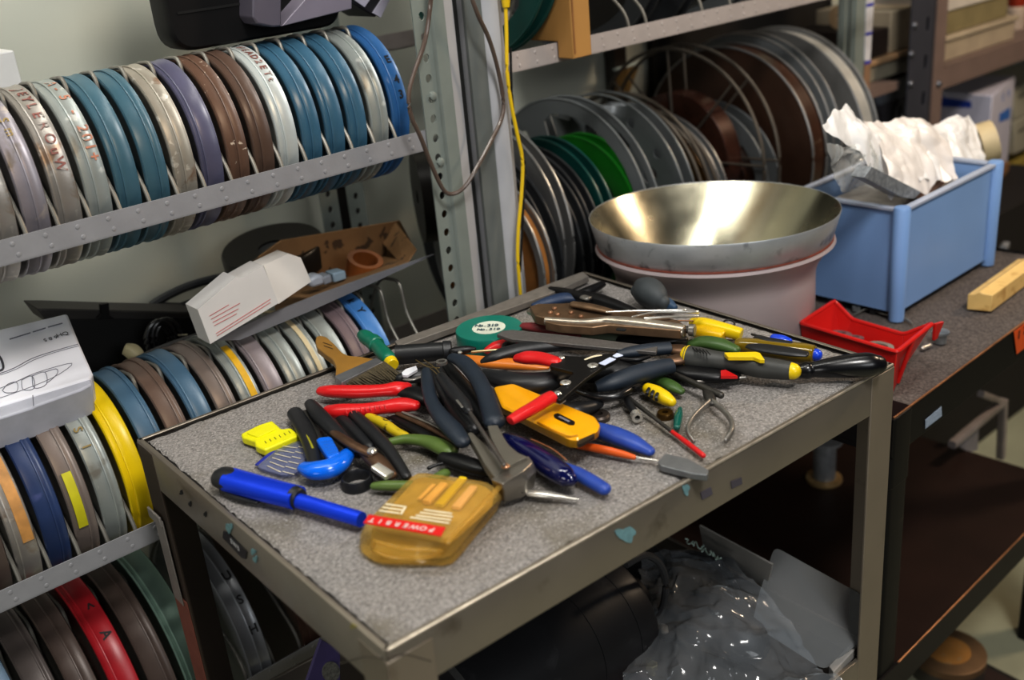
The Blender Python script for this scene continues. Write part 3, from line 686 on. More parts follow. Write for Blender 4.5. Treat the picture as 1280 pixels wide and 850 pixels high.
xa, xb2, *_ = ybox(1086, 60, 1134, 90, .66, .2)
zl = z1b-.003
stackbox('film_box', 'flat grey-green box left of the dark slotted upright', 'box', xa, xb2+.04, .66, .86, zl, zl+.045, mat('box_greygreen', '7f7a6c', rough=.6), lidh=.012, mlid=mat('box_tan', '94795c', rough=.6))
stackbox('dark_box', 'dark brown open box on the grey-green box', 'box', xa, xb2-.06, .67, .85, zl+.0455, zl+.10, mat('box_dark', '2b1e17', rough=.7))
stackbox('beige_box', 'beige box behind the slotted upright, top right', 'box', xb2-.055, xb2+.04, .67, .85, zl+.0455, zl+.13, mat('box_beige', 'a09480', rough=.6))
c = Yp(1112, 10, .70)
mb = MB(); mb.lathe(Vector((xa+.03, .75, zl+.1255)), EX, [(0, .006), (0, .025), (.07, .025), (.07, .006)], 32, closed=True); mb.solo('paper_roll', mat('roll_cream', 'b89c7a', rough=.6), 'cream roll lying on the dark box at the top right', 'roll', (xa+.03, .75, zl+.1005))
t = thing('spray_can', 'small red-orange and white can at the right edge on the shelf', 'can', Yp(1268, 45, .70))
b = Yp(1267, 45, .70); b = Vector((b.x, .70, z1b))
MB().lathe(b, UP, [(0, 0), (0, .022), (.05, .022), (.054, .018), (.054, 0)], 24).build('can_body', mat('can_white', 'b5a596', rough=.4), t)
MB().lathe(b, UP, [(.054, 0), (.054, .019), (.062, .021), (.09, .021), (.095, .016), (.095, 0)], 24).build('cap', mat('cap_red', '8f3018', rough=.4), t)
MB().lathe(b+Vector((-.055, .02, 0)), UP, [(0, 0), (0, .014), (.10, .014), (.11, .006), (.13, .005), (.13, 0)], 20).solo('small_bottle', mat('bottle_dark_red', '4d1d14', rough=.35), 'small dark red bottle between the trays and the orange can', 'bottle', b+Vector((-.055, .02, 0)))
# measuring strip on the end upright
t = thing('measuring_strip', 'white strip with blue marks hanging beside the end upright', 'strip', Yp(1088, 60, .59))
MB().plate([Yp(x, y, .590) for x, y in ((1084, -20), (1094, -20), (1088, 76), (1081, 76))], .0028, EY).build('strip', mat('strip_white', 'c2c2c6', rough=.5), t)
mb = MB()
for y in (5, 41, 77): mb.plate([Yp(x, yy, .5895) for x, yy in ((1083.5-y*.03, y), (1093-y*.05, y-2), (1092-y*.05, y+2), (1083.5-y*.03, y+4))], .0005, EY)
mb.build('blue_mark', mat('mark_blue', '3c3f9e', rough=.5), t)
MB().plate([Yp(x, y, .590) for x, y in ((1081, 78), (1088.5, 77), (1085, 135), (1078, 135))], .0012, EY).build('wood_strip', mat('strip_wood', '8a6d55', rough=.6), t)
# boxes under the shelf
p = Yp(1240, 130, .60); zt = Yp(1240, 120, .60).z
RA = math.radians(14); rd = Vector((math.cos(RA), math.sin(RA), 0)); rn = Vector((-math.sin(RA), math.cos(RA), 0))
def RP(x, y, off=0.):
    d = ray(x, y); o = Vector((p.x, p.y, 0))+rn*off; return CAM+d*((o-CAM).dot(rn)/d.dot(rn))
z2 = RP(1250, 262).z
t = thing('blue_striped_box', 'white box with blue stripe and blue lettering behind the blue bin', 'box', (p.x+.06, .7, z2))
mwb = mat('box_white_lilac', 'c4c2d0', rough=.5, var=.03); mbs = mat('stripe_blue', '27439a', rough=.5)
K0 = Vector((p.x, p.y, 0)); K1 = RP(1267, 120); K1.z = 0
mb = MB(); mb.ring_loft([[K0+UP*z, K1+UP*z, K1+rn*.22+UP*z, Vector((p.x, .90, z))] for z in (z2+.001, zt)]); mb.build('box_body', mwb, t, bevel=.002)
def onX(x, y): q = Xp(x, y, p.x-.0008); return q
MB().plate([onX(x, y) for x, y in ((1172, 121), (1214, 127), (1214, 135), (1172, 133))], .0006, EX).build('blue_stripe', mbs, t)
MB().plate([onX(x, y) for x, y in ((1172, 150), (1208, 152), (1208, 158), (1172, 158))], .0006, EX).build('blue_stripe', mat('stripe_blue2', '3c6aa5', rough=.5), t)
mb = MB()
for ch, x, y in (('E', 1254, 122), ('0', 1261, 117)): add_text(mb, ch, RP(x, y, -.0008), rd, UP, .024, .02)
mb.build('blue_lettering', mat('letter_blue', '3f74c0', rough=.5), t)
MB().plate([RP(x, y, -.0008) for x, y in ((1250, 142), (1263, 134), (1262, 148), (1249, 153))], .0006, rn).build('blue_patch', MC['letter_blue'], t)
t = thing('grey_black_carton', 'dark box with pale ring print behind the slotted upright', 'box', Yp(1110, 130, .70))
x0, x1, y0, y1, z0, zz = ybox(1082, 102, 1136, 160, .70, .2)
mb = MB(); mb.abox(x0, x1+.02, y0, y1, z2, zz); mb.build('box_body', mat('box_slate', '33323a', rough=.6, var=.1), t, bevel=.002)
mb = MB(); mb.abox(x0, x1+.02, y0-.0015, y0, zz-.045, zz); mb.build('pale_band', mat('box_slate_pale', '5b6068', rough=.6), t)
mb = MB(); c = Yp(1124, 138, .698); mb.tube([c+EX*(.016*math.cos(k*PI/8))+UP*(.02*math.sin(k*PI/8)) for k in range(16)], .003, closed=True, smooth=0); mb.build('ring_print', mat('print_pale', '7c7c82', rough=.6), t)
mpb = mat('box_pale', 'b3b0a0', rough=.5, var=.03)
for P_, lab, sy in ((((1268, 152), (1330, 120), (1330, 165), (1268, 193)), 'pale grey-green drawer box below another at the right edge', 165), (((1268, 113), (1330, 70), (1330, 118), (1268, 151)), 'pale grey-green drawer box on top of another at the right edge', 122)):
    Q_ = [RP(x, y, .02) for x, y in P_]
    t = thing('drawer_box', lab, 'box', Q_[3]); MB().plate(Q_, .22, rn).build('box_body', mpb, t, bevel=.003)
    MB().plate([RP(x, y+sy, .0185) for x, y in ((1274, -2), (1290, -11), (1290, -8), (1274, 1))], .001, rn).build('drawer_slot', mat('slot_grey', '5f5c55', rough=.6), t)
Q_ = [RP(x, y, .02) for x, y in ((1264, 208), (1330, 168), (1330, 215), (1262, 244))]
MB().plate(Q_, .2, rn).solo('yellow_carton', mat('carton_yellow', 'a8964a', rough=.6, var=.06), 'yellow carton under the pale drawer boxes at the right edge', 'box', Q_[3], bevel=.003)
Q_ = [RP(x, y, -.03) for x, y in ((1251, 208), (1262, 202), (1258, 254), (1246, 262.5))]
MB().plate(Q_, .045, rn).solo('brown_carton', mat('carton_brown', '83603f', rough=.7), 'narrow brown cardboard box right behind the blue bin', 'box', Q_[3], bevel=.002)
Q_ = [RP(x, y, -.06) for x, y in ((1225, 276), (1246, 264), (1340, 196), (1340, 216), (1246, 288), (1225, 302))]
MB().plate(Q_, .012, rn).build('lower_shelf_beam', mslotb, ux)
Q_ = [RP(x, y, -.048) for x, y in ((1225, 277), (1340, 197))]
MB().plate([Q_[0], Q_[1], Q_[1]+rn*.30, Q_[0]+rn*.30], .004).build('lower_shelf_board', mat('shelf_board_tan', '8f7a68', rough=.6), ux)
MB().plate([RP(x, y, -.02) for x, y in ((1215, 300), (1340, 230), (1340, 420), (1215, 420))], .01, rn).solo('shadow_backdrop', MC['backdrop_dark'], 'dark board added as shade under the lower shelf at the right edge', 'backdrop', RP(1260, 400, -.02))  # added dark sheet painting the shade below the lower shelf
c = Zp(1256, 313, BZ_) if False else RP(1254, 311, -.10)
MB().sweep([(c, .007), (c+rd*.03, .007)], smooth=0, sq=5, ends='flat').solo('grey_connector', mat('connector_grey', '8c8d8f', rough=.4), 'small grey connector in the dark gap right of the blue bin', 'connector', c)

# ---------------------------------------------------------------- bench on the right
BLN = .625; BZ = .69; BA = math.radians(1.6); BC = Zp(1117, 525, BZ)
bx = Vector((math.cos(BA), math.sin(BA), 0)); by = Vector((-math.sin(BA), math.cos(BA), 0))
def BP(u, v, z): return Vector((BC.x, BC.y, 0))+bx*u+by*v+UP*z
def bbox(mb, u0, u1, v0, v1, z0, z1): return mb.box(BP((u0+u1)/2, (v0+v1)/2, (z0+z1)/2), bx, by, UP, (u1-u0)/2, (v1-v0)/2, (z1-z0)/2)
bt = thing('workbench', 'black metal workbench with grey carpeted top at the right', 'workbench', BP(.7, .22, 0))
mbk = mat('bench_black', '0d0b0b', rough=.5, spec=.22, var=.1, vs=15, chip=('3a2f28', .72, 40, .05)); mbe = mat('bench_worn_edge', '8a6142', rough=.4, metal=.5, var=.3, vs=40)
mcar2 = mat('bench_carpet', '5e5652', rough=.95, var=.45, vs=260, bump=.8, bs=330, chip=('3c3735', .58, 14, .2), chip2=('77706a', .62, 420, .06))
BW = .43; BLN = .625
mb = MB(); bbox(mb, 0, BLN, 0, .004, BZ-.052, BZ); bbox(mb, 0, .004, 0, BW, BZ-.052, BZ); bbox(mb, 0, BLN, BW-.004, BW, BZ-.05, BZ); bbox(mb, BLN-.004, BLN, 0, BW, BZ-.052, BZ); mb.build('apron', mbk, bt, bevel=.0015)
mb = MB(); bbox(mb, .004, BLN-.004, .004, BW-.004, BZ-.03, BZ-.004); mb.build('top_board', mbk, bt)
mb = MB(); mb.tube([BP(.004, .002, BZ), BP(BLN, .002, BZ)], .0016, smooth=0); mb.build('worn_glint_edge', mbe, bt)
# carpet, slightly rumpled
mb = MB(); nu, nv = 90, 30
gv = [[None]*(nv+1) for _ in range(nu+1)]
for i in range(nu+1):
    for j in range(nv+1):
        u = .006+(BLN-.014)*i/nu; v = .006+(BW-.012)*j/nv
        z = BZ-.0028+.0018*noise.noise(Vector((u*22, v*22, 3)))
        gv[i][j] = mb.bm.verts.new(BP(u, v, z))
for i in range(nu):
    for j in range(nv): mb.bm.faces.new((gv[i][j], gv[i+1][j], gv[i+1][j+1], gv[i][j+1]))
mb.build('carpet_top', mcar2, bt)
for u, v in ((0, 0), (BLN-.045, 0), (0, BW-.045), (BLN-.045, BW-.045)):
    mb = MB(); P = rpoly([BP(u, v, 0), BP(u+.045, v, 0), BP(u+.045, v+.045, 0), BP(u, v+.045, 0)], .008, 3)
    mb.ring_loft([[q+UP*z for q in P] for z in (0, BZ-.005)]); mb.build('leg', mbk, bt)
    mb = MB(); mb.ring_loft([[BP(u+.0225, v+.0225, 0)+(q-BP(u+.0225, v+.0225, 0))*1.06+UP*z for q in P] for z in (BZ-.096, BZ-.0)]); mb.build('leg_sleeve', mbk, bt, bevel=.002)
SZ = .31
mbs2 = mat('bench_shelf', '2a1a14', rough=.5, spec=.3, var=.2, vs=10, chip=('2a1c16', .7, 60, .04))
SD = BW
mb = MB(); bbox(mb, .0, BLN, .0, SD, SZ-.004, SZ); bbox(mb, .0, BLN, SD-.004, SD, SZ, SZ+.012); mb.build('lower_shelf', mbs2, bt)
mb = MB(); bbox(mb, .0, BLN, -.003, .001, SZ-.045, SZ+.002); mb.build('lower_apron', mat('bench_apron_low', '151111', rough=.5, spec=.25), bt)
mb = MB(); mb.tube([BP(.046, -.002, SZ+.002), BP(BLN, -.002, SZ+.002)], .0015, smooth=0); mb.build('worn_glint_edge', mbe, bt)
fY = BC.y
def onB(x, y, off=.0):
    d = ray(x, y); o = BP(0, -.0012-off, 0); return CAM+d*((o-CAM).dot(by)/d.dot(by))
MB().plate([onB(x, y) for x, y in ((1157, 525), (1177, 508), (1177.5, 520), (1157, 536))], .0006, by).build('price_label', mat('label_blue_white', '8f9db0', rough=.5, var=.15, vs=300), bt)
mo = mat('tag_orange', 'c9531a', rough=.5)
MB().plate([onB(x, y, .0004) for x, y in ((1267.5, 415), (1300, 390), (1300, 420), (1271, 443))], .0006, by).build('orange_tag', mo, bt)
mb = MB(); dr = (onB(1300, 400)-onB(1268, 427)).normalized(); 
add_text(mb, '1', onB(1274, 419, .001), bx, UP, .016, .03); add_text(mb, '7', onB(1281, 413, .001), bx, UP, .016, .03); mb.build('tag_writing', mink, bt)

# metal bowl (flared reflector) on the bench
bc = Vector((.778, .332, .72))
MB().lathe(Vector((bc.x, bc.y, BZ)), UP, [(0, 0), (0, .112), (.004, .115), (.026, .115), (.0295, .112), (.0295, 0)], 48).solo('rubber_pad', mat('pad_black', '111111', rough=.7), 'round black rubber pad under the flared metal bowl', 'pad', Vector((bc.x, bc.y, BZ))); 
t = thing('metal_bowl', 'large flared metal bowl with polished inside on the workbench', 'bowl', bc)
tl = (UP+Vector((_f.x, _f.y, 0)).normalized()*.035).normalized()
mbi = mat('bowl_polished', 'cfcab4', rough=.23, metal=1., var=.10, vs=9, rvar=.07); mbo = mat('bowl_galvanised', 'b6b9bc', rough=.42, metal=.6, var=.12, vs=22, chip=('7f8286', .56, 30, .1))
mbb = mat('bowl_base', 'ab9fa0', rough=.55, var=.04, vs=12); mse = mat('seam_rust', '84483a', rough=.6, var=.2, vs=90)
RZ = .158; RR = .1625
MB().lathe(bc, tl, [(.0285, 0), (.0285, .07), (.03, .075), (RZ-.001, RR-.0012), (RZ, RR-.0004)], 128).build('polished_inside', mbi, t, sharp=60)
MB().lathe(bc, tl, [(RZ, RR-.0006), (RZ+.0006, RR), (RZ-.001, RR+.0006), (RZ-.036, RR-.009), (RZ-.0375, RR-.011)], 128).build('rim_band', mbo, t, sharp=60)
MB().lathe(bc, tl, [(RZ-.0360, RR-.0100), (RZ-.0362, RR-.0080), (RZ-.0382, RR-.0080), (RZ-.0390, RR-.0100)], 128).build('rust_seam', mse, t)
pr_ = [(RZ-.0388, RR-.012), (RZ-.0390, RR-.0065), (RZ-.0425, RR-.0055)]
for k in range(9):
    a = k/8; pr_.append((RZ-.0435-a*.043, RR-.0065-.024*math.sin(a*PI/2)**.8))
pr_ += [(.002, .132), (0, .130), (0, 0)]
MB().lathe(bc, tl, pr_, 128).build('base', mbb, t, sharp=60)

# blue bin
bb = thing('blue_bin', 'light blue plastic storage bin with corner posts, full of plastic bags', 'bin', BP(.38, .25, BZ))
c0 = Zp(1122, 402, BZ); c1 = Zp(1237, 331, BZ)
e1 = (c1-c0).normalized(); e2 = Vector((-e1.y, e1.x, 0)); Lb = (c1-c0).length+.006; Wb = .178; Hb = .160
mbin = mat('bin_blue', '82a2cf', rough=.42, var=.03, vs=12); mbin2 = mat('bin_blue_rim', 'a9b1c2', rough=.45, var=.04)
def bp(u, v, z): return c0+e1*u+e2*v+UP*z
def binb(mb, u0, u1, v0, v1, z0, z1): return mb.box(bp((u0+u1)/2, (v0+v1)/2, (z0+z1)/2), e1, e2, UP, (u1-u0)/2, (v1-v0)/2, (z1-z0)/2)
for u0, u1, v0, v1 in ((.006, Lb-.006, .004, .007), (.006, Lb-.006, Wb-.007, Wb-.004), (.004, .007, .006, Wb-.006), (Lb-.007, Lb-.004, .006, Wb-.006)):
    mb = MB(); binb(mb, u0, u1, v0, v1, .010, Hb); mb.build('side_panel', mbin, bb)
for u0, u1, v0, v1 in ((.006, Lb-.006, 0, .010), (.006, Lb-.006, Wb-.010, Wb), (0, .010, .006, Wb-.006), (Lb-.010, Lb, .006, Wb-.006)):
    mb = MB(); binb(mb, u0, u1, v0, v1, Hb-.004, Hb+.001); mb.build('rim', mbin2, bb, bevel=.001)
for u, v in ((.005, .005), (Lb-.005, .005), (.005, Wb-.005), (Lb-.005, Wb-.005)):
    mb = MB(); mb.lathe(bp(u, v, 0), UP, [(0, 0), (0, .0105), (Hb, .0115), (Hb+.003, .010), (Hb+.003, 0)], 20); mb.build('corner_post', mbin, bb)
mb = MB(); binb(mb, .006, Lb-.006, .006, Wb-.006, .010, .014); mb.build('floor_panel', mbin, bb)
# plastic bags in the bin: crumpled sheets
def crumple(name, label, cat, corners, bul, amp, freq, m, loc, seed=0., nu=26, nv=20, drop=0., thick=0., stepmode=True):
    mb = MB(); A, B, C_, D_ = corners
    g = []
    for i in range(nu+1):
        row = []
        for j in range(nv+1):
            u, v = i/nu, j/nv
            p = (A*(1-u)+B*u)*(1-v)+(D_*(1-u)+C_*u)*v
            d = Vector((0, 0, 0)); q = p*freq+Vector((seed*5.3, seed*2.1, seed*3.7)); am = 1.
            for o_ in range(3):
                d += am*Vector((.5-abs(noise.noise(q))*2, .5-abs(noise.noise(q+Vector((7, 3, 1))))*2, .5-abs(noise.noise(q+Vector((2, 9, 5))))*2))
                q = Vector((q.y*2.1+3, q.z*2.1, q.x*2.1)); am *= .42
            p = p+d*amp+UP*(bul*math.sin(PI*u)*math.sin(PI*v))
            row.append(mb.bm.verts.new(p))
        g.append(row)
    for i in range(nu):
        for j in range(nv): mb.bm.faces.new((g[i][j], g[i+1][j], g[i+1][j+1], g[i][j+1]))
    o = mb.solo(name, m, label, cat, loc, sharp=24); return o
mbag = mat('bag_white', 'f2f2f2', rough=.3, var=.02, vs=30, clear=.08); mbagc = mat('bag_clear', 'c9cac8', rough=.16, var=.03, vs=30, clear=.55)
mbagp = mat('bag_pinkish', 'ebe6e2', rough=.32, var=.04, vs=40, clear=.1)
Yb = c0.y
def inb(x, y, v): 
    d = ray(x, y); o = bp(0, v, 0); return CAM+d*((o-CAM).dot(e2)/d.dot(e2))
crumple('white_plastic_bag', 'crumpled white plastic bag standing up at the left of the blue bin', 'bag', [inb(1030, 152, .06), inb(1062, 134, .09), inb(1152, 222, .075), inb(1110, 238, .05)], .016, .010, 9, mbag, bp(.08, .08, .1), 1., nu=80, nv=60)
crumple('white_plastic_bag', 'crumpled cloudy plastic bag at the middle of the blue bin', 'bag', [inb(1080, 148, .10), inb(1160, 150, .12), inb(1196, 222, .04), inb(1120, 250, .02)], .018, .011, 9, mbagp, bp(.15, .09, .1), 2., nu=80, nv=60)
crumple('white_plastic_bag', 'crumpled white plastic bag at the right end of the blue bin', 'bag', [inb(1140, 154, .12), inb(1216, 146, .14), inb(1232, 208, .10), inb(1150, 232, .03)], .016, .011, 11, mbag, bp(.22, .09, .1), 3., nu=80, nv=60)
crumple('clear_plastic_bag', 'clear crumpled bag hanging at the left corner of the blue bin', 'bag', [inb(1036, 185, .05), inb(1085, 175, .06), inb(1120, 236, .045), inb(1046, 240, .06)], .010, .008, 22, mbagc, bp(.05, .05, .1), 4., nu=40, nv=30)
mb = MB(); binb(mb, .012, Lb-.012, .012, Wb-.012, .014, Hb-.030); mb.solo('packing_paper', mat('packing_brown', 'a59f98', rough=.8, var=.3, vs=40), 'dull brown packing filling the blue bin below the bags', 'packing', bp(.13, .08, .02), bevel=.004)
MB().plate([inb(x, y, .016) for x, y in ((1080, 222), (1090, 208), (1152, 240), (1143, 249), (1128, 247))], .02, e2).solo('ribbed_strip', mat('strip_ribbed_grey', '8e9297', rough=.35, metal=.3, var=.3, vs=160), 'ribbed grey metal strip at the front corner of the blue bin', 'strip', inb(1110, 232, .03), bevel=.001)
MB().plate([inb(x, y, .05) for x, y in ((1135, 246), (1170, 232), (1184, 222), (1180, 231), (1150, 248))], .02, e2).solo('brown_paper', mat('paper_brown', '8a6a58', rough=.7, var=.2), 'scrap of brown paper at the rim inside the blue bin', 'paper', inb(1160, 238, .05))
c = Zp(1236, 176, BZ+.19)
q = inb(1232, 178, .15)
mb = MB(); mb.lathe(q, (e1*.55-e2*.6+UP*.2).normalized(), [(-.014, .021), (-.014, .036), (.014, .036), (.014, .021)], 40, closed=True); mb.solo('masking_tape_roll', mat('tape_cream', 'cfbd98', rough=.55), 'roll of cream masking tape at the right end of the blue bin', 'tape roll', q-UP*.03)

# red parts bin
mrb = mat('bin_red', 'c3201c', rough=.36, var=.04, vs=15)
rb = thing('red_parts_bin', 'small open red plastic parts bin at the cart corner', 'bin', Zp(1080, 460, BZ))
A = Zp(1000, 405, BZ+.058); D1 = Zp(1043, 377, BZ+.060); C1 = Zp(1121, 441, BZ+.058); E1_ = Zp(1166, 405, BZ+.060)
A0_, D0_, C0_, E0_ = [Vector((q.x, q.y, BZ)) for q in (A, D1, C1, E1_)]
ctr = (A0_+D0_+C0_+E0_)/4
def ins(q, k=.86, z=BZ): v = ctr+(Vector((q.x, q.y, 0))-Vector((ctr.x, ctr.y, 0)))*k; return Vector((v.x, v.y, z))
th = .0022
def wall(P, name='wall', d=None):
    n = (P[1]-P[0]).cross(P[2]-P[1]).normalized(); MB().plate(P, th, n).build(name, mrb, rb, bevel=.0006)
Ab, Db, Cb, Eb = ins(A, .90), ins(D1, .72), ins(C1, .93), ins(E1_, .62)
M1 = Zp(1065, 400, BZ+.040); M2 = Zp(1130, 419, BZ+.040)
wall([A, C1, Cb, Ab]); wall([C1, E1_, Eb, Cb]); wall([M2, M1, Db, Eb]); wall([E1_, M2, Eb]); wall([M1, D1, Db]); wall([D1, A, Ab, Db]); wall([Ab, Cb, Eb, Db], 'floor_panel')
mb = MB(); ptop = [A, C1, E1_, D1]
mb.sweep([(q+UP*.001, .0030) for q in rpoly([A, C1, E1_, M2, M1, D1], .006, 4)], smooth=0, closed=True, n=8, flat=.9); mb.build('rolled_rim', mrb, rb)
out = (E1_-C1).normalized()
MB().plate([E1_+UP*.001, E1_+UP*.004+(E1_-D1)*.06+out*.006, E1_-UP*.022+out*.008, E1_-UP*.022], .004, out.cross(UP).normalized()).build('hanger', mrb, rb, bevel=.0008)
MB().plate([D1+UP*.003, D1+UP*.003+(A-D1)*.18, D1-UP*.026+(A-D1)*.16+(C1-A)*.05, D1-UP*.026+(C1-A)*.06], .003, out).build('corner_web', mrb, rb, bevel=.0008)
q = C1*.55+E1_*.45; qb = Cb*.55+Eb*.45
MB().sweep([(q, .0028), (qb, .0028)], smooth=0, ends='flat').build('side_rib', mrb, rb)
# small parts in and near the red bin
mzn = steel('zinc', '9ba0a2', rough=.35)
for (x, y, r, lab) in ((1052, 415, .013, 'grey washer in the red bin, nearest its left end'), (1070, 420, .010, 'small grey washer in the middle of the red bin')):
    p = Zp(x, y, BZ+.030); MB().lathe(Vector((p.x, p.y, BZ+.026)), (UP+EX*.2).normalized(), [(0, r*.45), (0, r), (.003, r), (.003, r*.45)], 28, closed=True).solo('washer', mzn, lab, 'washer', Vector((p.x, p.y, BZ+.026)), 'washers in the red bin')
p = Zp(1098, 430, BZ+.03); MB().lathe(Vector((p.x, p.y, BZ+.020)), UP, [(0, .012), (0, .019), (.006, .019), (.006, .012)], 32, closed=True).solo('pipe_ring', mat('ring_grey_green', '8d9388', rough=.45), 'large grey-green ring near the front of the red bin', 'ring', Vector((p.x, p.y, BZ+.020)))
p = Zp(1175, 428, BZ); MB().lathe(p, UP, [(0, 0), (0, .008), (.012, .0085), (.013, .011), (.016, .011), (.016, 0)], 20).solo('metal_fitting', mzn, 'short grey metal fitting on the carpet right of the red bin', 'fitting', p)
p = Zp(1153, 438, BZ); MB().sweep([(p+UP*.003, .0028), (p+UP*.003+bx*.016-by*.003, .0022)], smooth=0).solo('screw', steel('screw_bright', 'cfc8bd'), 'short bright screw on the carpet under the red bin lip', 'screw', p)
mb = MB(); mb.tube([Zp(x, y, BZ+.003) for x, y in ((1068, 393), (1085, 386), (1105, 393), (1130, 398), (1140, 405), (1133, 398), (1110, 388))], .0012); mb.solo('wire_scrap', mwire, 'thin loop of grey wire behind the red bin', 'wire', Zp(1105, 392, BZ))
for (x, y, s, lab) in ((1070, 388, .006, 'grey nut under the blue bin, leftmost of the scraps'), (1092, 390, .007, 'dark nut under the middle of the blue bin'), (1112, 391, .006, 'brass-coloured nut at the foot of the blue bin post')):
    p = Zp(x, y, BZ); MB().lathe(p, UP, [(0, s*.5), (0, s), (.006, s), (.006, s*.5)], 6, closed=True).solo('hex_nut', mzn if 'grey' in lab else (mat('brass_dull', '7a5b30', rough=.4, metal=.8) if 'brass' in lab else mat('nut_dark', '3a3b3d', rough=.4, metal=.7)), lab, 'nut', p, 'nuts under the blue bin', sharp=20)
# wooden block
mwood = mat('pine', 'd9b878', rough=.6, var=.06, vs=25, chip=('bf9758', .58, 30, .1))
p0 = Zp(1208, 387, BZ); p1 = Zp(1239, 390, BZ); dv = (Zp(1300, 344, BZ)-p1)
MB().ring_loft([[p0+dv*k, p1+dv*k, p1+dv*k+UP*.025, p1*.3+p0*.7+dv*k+UP*.029, p1*.55+p0*.45+dv*k+UP*.025, p0+dv*k+UP*.022][0:3]+[p1*.6+p0*.4+dv*k+UP*.026, p1*.45+p0*.55+dv*k+UP*.0285, p1*.25+p0*.75+dv*k+UP*.024, p0+dv*k+UP*.023] for k in (0, 1.0)]).solo('wood_block', mwood, 'short pale pine block on the carpeted bench', 'wood block', p0, bevel=.0012)
# under the bench
sb = Vector(Zp(1030, 600, SZ)); 
t = thing('metal_spool', 'small steel spool with brass-coloured flange on the lower bench shelf', 'spool', sb)
msp = steel('spool_steel', 'a5a6a8', rough=.35, metal=.4)
MB().lathe(sb, UP, [(.0, 0), (.0, .030), (.003, .031), (.006, .030), (.007, .0)], 40).build('flange', mat('spool_brass', 'c9a874', rough=.35, metal=.4), t)
MB().lathe(sb, UP, [(.007, 0), (.007, .019), (.075, .019), (.075, 0)], 32).build('core', msp, t)
MB().lathe(sb, UP, [(.075, 0), (.075, .029), (.081, .029), (.081, 0)], 40).build('flange', msp, t)
mfr = mat('frame_pale', 'a39a98', rough=.45)
FY = Zp(1205, 566, SZ).y
t = thing('metal_stand', 'pale grey angular metal stand on the lower bench shelf', 'stand', Vector((Zp(1212, 566, SZ))))
mb = MB(); mb.sweep([(Yp(1190, 556, FY), .007), (Yp(1253, 503, FY), .007)], smooth=0, sq=6, ends='flat'); mb.build('top_bar', mfr, t)
mb = MB(); mb.sweep([(Yp(1254, 500, FY), .007), (Yp(1251, 572, FY), .007)], smooth=0, sq=6, ends='flat'); mb.build('side_bar', mfr, t)
mb = MB(); mb.sweep([(Yp(1226, 492, FY), .006), (Yp(1254, 503, FY), .006)], smooth=0, sq=6, ends='flat'); mb.build('corner_bar', mfr, t)
MB().plate([Yp(x, y, FY) for x, y in ((1195, 556), (1224, 532), (1222, 562), (1212, 566))], .004, EY).build('plate', mat('frame_plate', '8e8a90', rough=.5), t)
t = thing('orange_brown_carton', 'orange-brown carton in the shadow under the bench at right', 'box', Yp(1268, 520, .49))
MB().plate([Yp(x, y, .50) for x, y in ((1255, 500), (1300, 450), (1300, 560), (1268, 600), (1258, 540))], .05, EY).build('box_body', mat('carton_orange', '6f4a2a', rough=.7), t)
mb = MB(); mb.abox(1.36, 2.3, .46, .62, 0, .56); mb.solo('dark_backing', mat('backing_dark', '17110d', rough=.7, var=.15, vs=8), 'dark low cabinet added to darken the view behind the workbench', 'backing', (1.8, .54, 0), bevel=.003)  # added dark block, hides lit floor so the gap stays dark
p = Zp(1183, 838, 0.0)
t = thing('round_tin', 'round tin with orange label on the floor under the bench', 'tin', p)
mtn = mat('tin_dark_grey', '5b5650', rough=.4, metal=.5)
MB().lathe(p, UP, [(0, 0), (0, .058), (.004, .060), (.03, .060), (.032, .058), (.032, .0)], 56).build('tin_body', mtn, t)
MB().lathe(p, UP, [(.030, .057), (.030, .061), (.042, .061), (.043, .058), (.043, 0), (.0428, 0)], 56).build('tin_lid', mat('tin_brown', '7c6247', rough=.4, metal=.4), t)
MB().lathe(p, UP, [(.0431, 0), (.0431, .036), (.0436, .036), (.0436, 0)], 40).build('round_label', mat('label_orange_tan', 'a5763d', rough=.5, chip=('8f8468', .6, 50, .1)), t)
mtr = mat('floor_strip_dark', '1a1512', rough=.6)
mb = MB(); q0, q1 = Zp(1212, 822, 0), Zp(1290, 862, 0); mb.sweep([(q0, .006), (q1, .006)], smooth=0, sq=6, ends='flat', flat=.25)
struct(mb.build('trim_1', mtr))
mb = MB(); P = [Zp(x, y, .002) for x, y in ((1212, 824), (1300, 866), (1300, 960), (1120, 960), (1180, 850))]
mb.plate(P, .0015); struct(mb.build('floor_mat', mat('floor_red_brown', '2c1a14', rough=.7)))

# ---------------------------------------------------------------- utility cart
cu, cv = Vector((math.cos(-DS), math.sin(-DS), 0)), Vector((-math.sin(-DS), math.cos(-DS), 0))
CL, CW = .61, .4552
def Q(u, v, z): return cu*u+cv*v+UP*z
def cbox(mb, u0, u1, v0, v1, z0, z1): return mb.box(Q((u0+u1)/2, (v0+v1)/2, (z0+z1)/2), cu, cv, UP, (u1-u0)/2, (v1-v0)/2, (z1-z0)/2)
ct = thing('utility_cart', 'worn brown-grey metal utility cart with carpeted top holding the tools', 'cart', Q(.305, .228, 0))
mct = mat('cart_metal', '8f877c', rough=.36, metal=.7, var=.07, vs=12, chip=('6b6154', .62, 22, .15), rvar=.08)
mctd = mat('cart_metal_leg', '867c6f', rough=.42, metal=.5, var=.08, vs=10, chip=('6e6254', .66, 30, .1))
mcarp = mat('cart_carpet', '8b8784', rough=.97, var=.36, vs=340, bump=.9, bs=420, chip=('6b6455', .52, 9, .2), chip2=('b0aca8', .58, 480, .08))
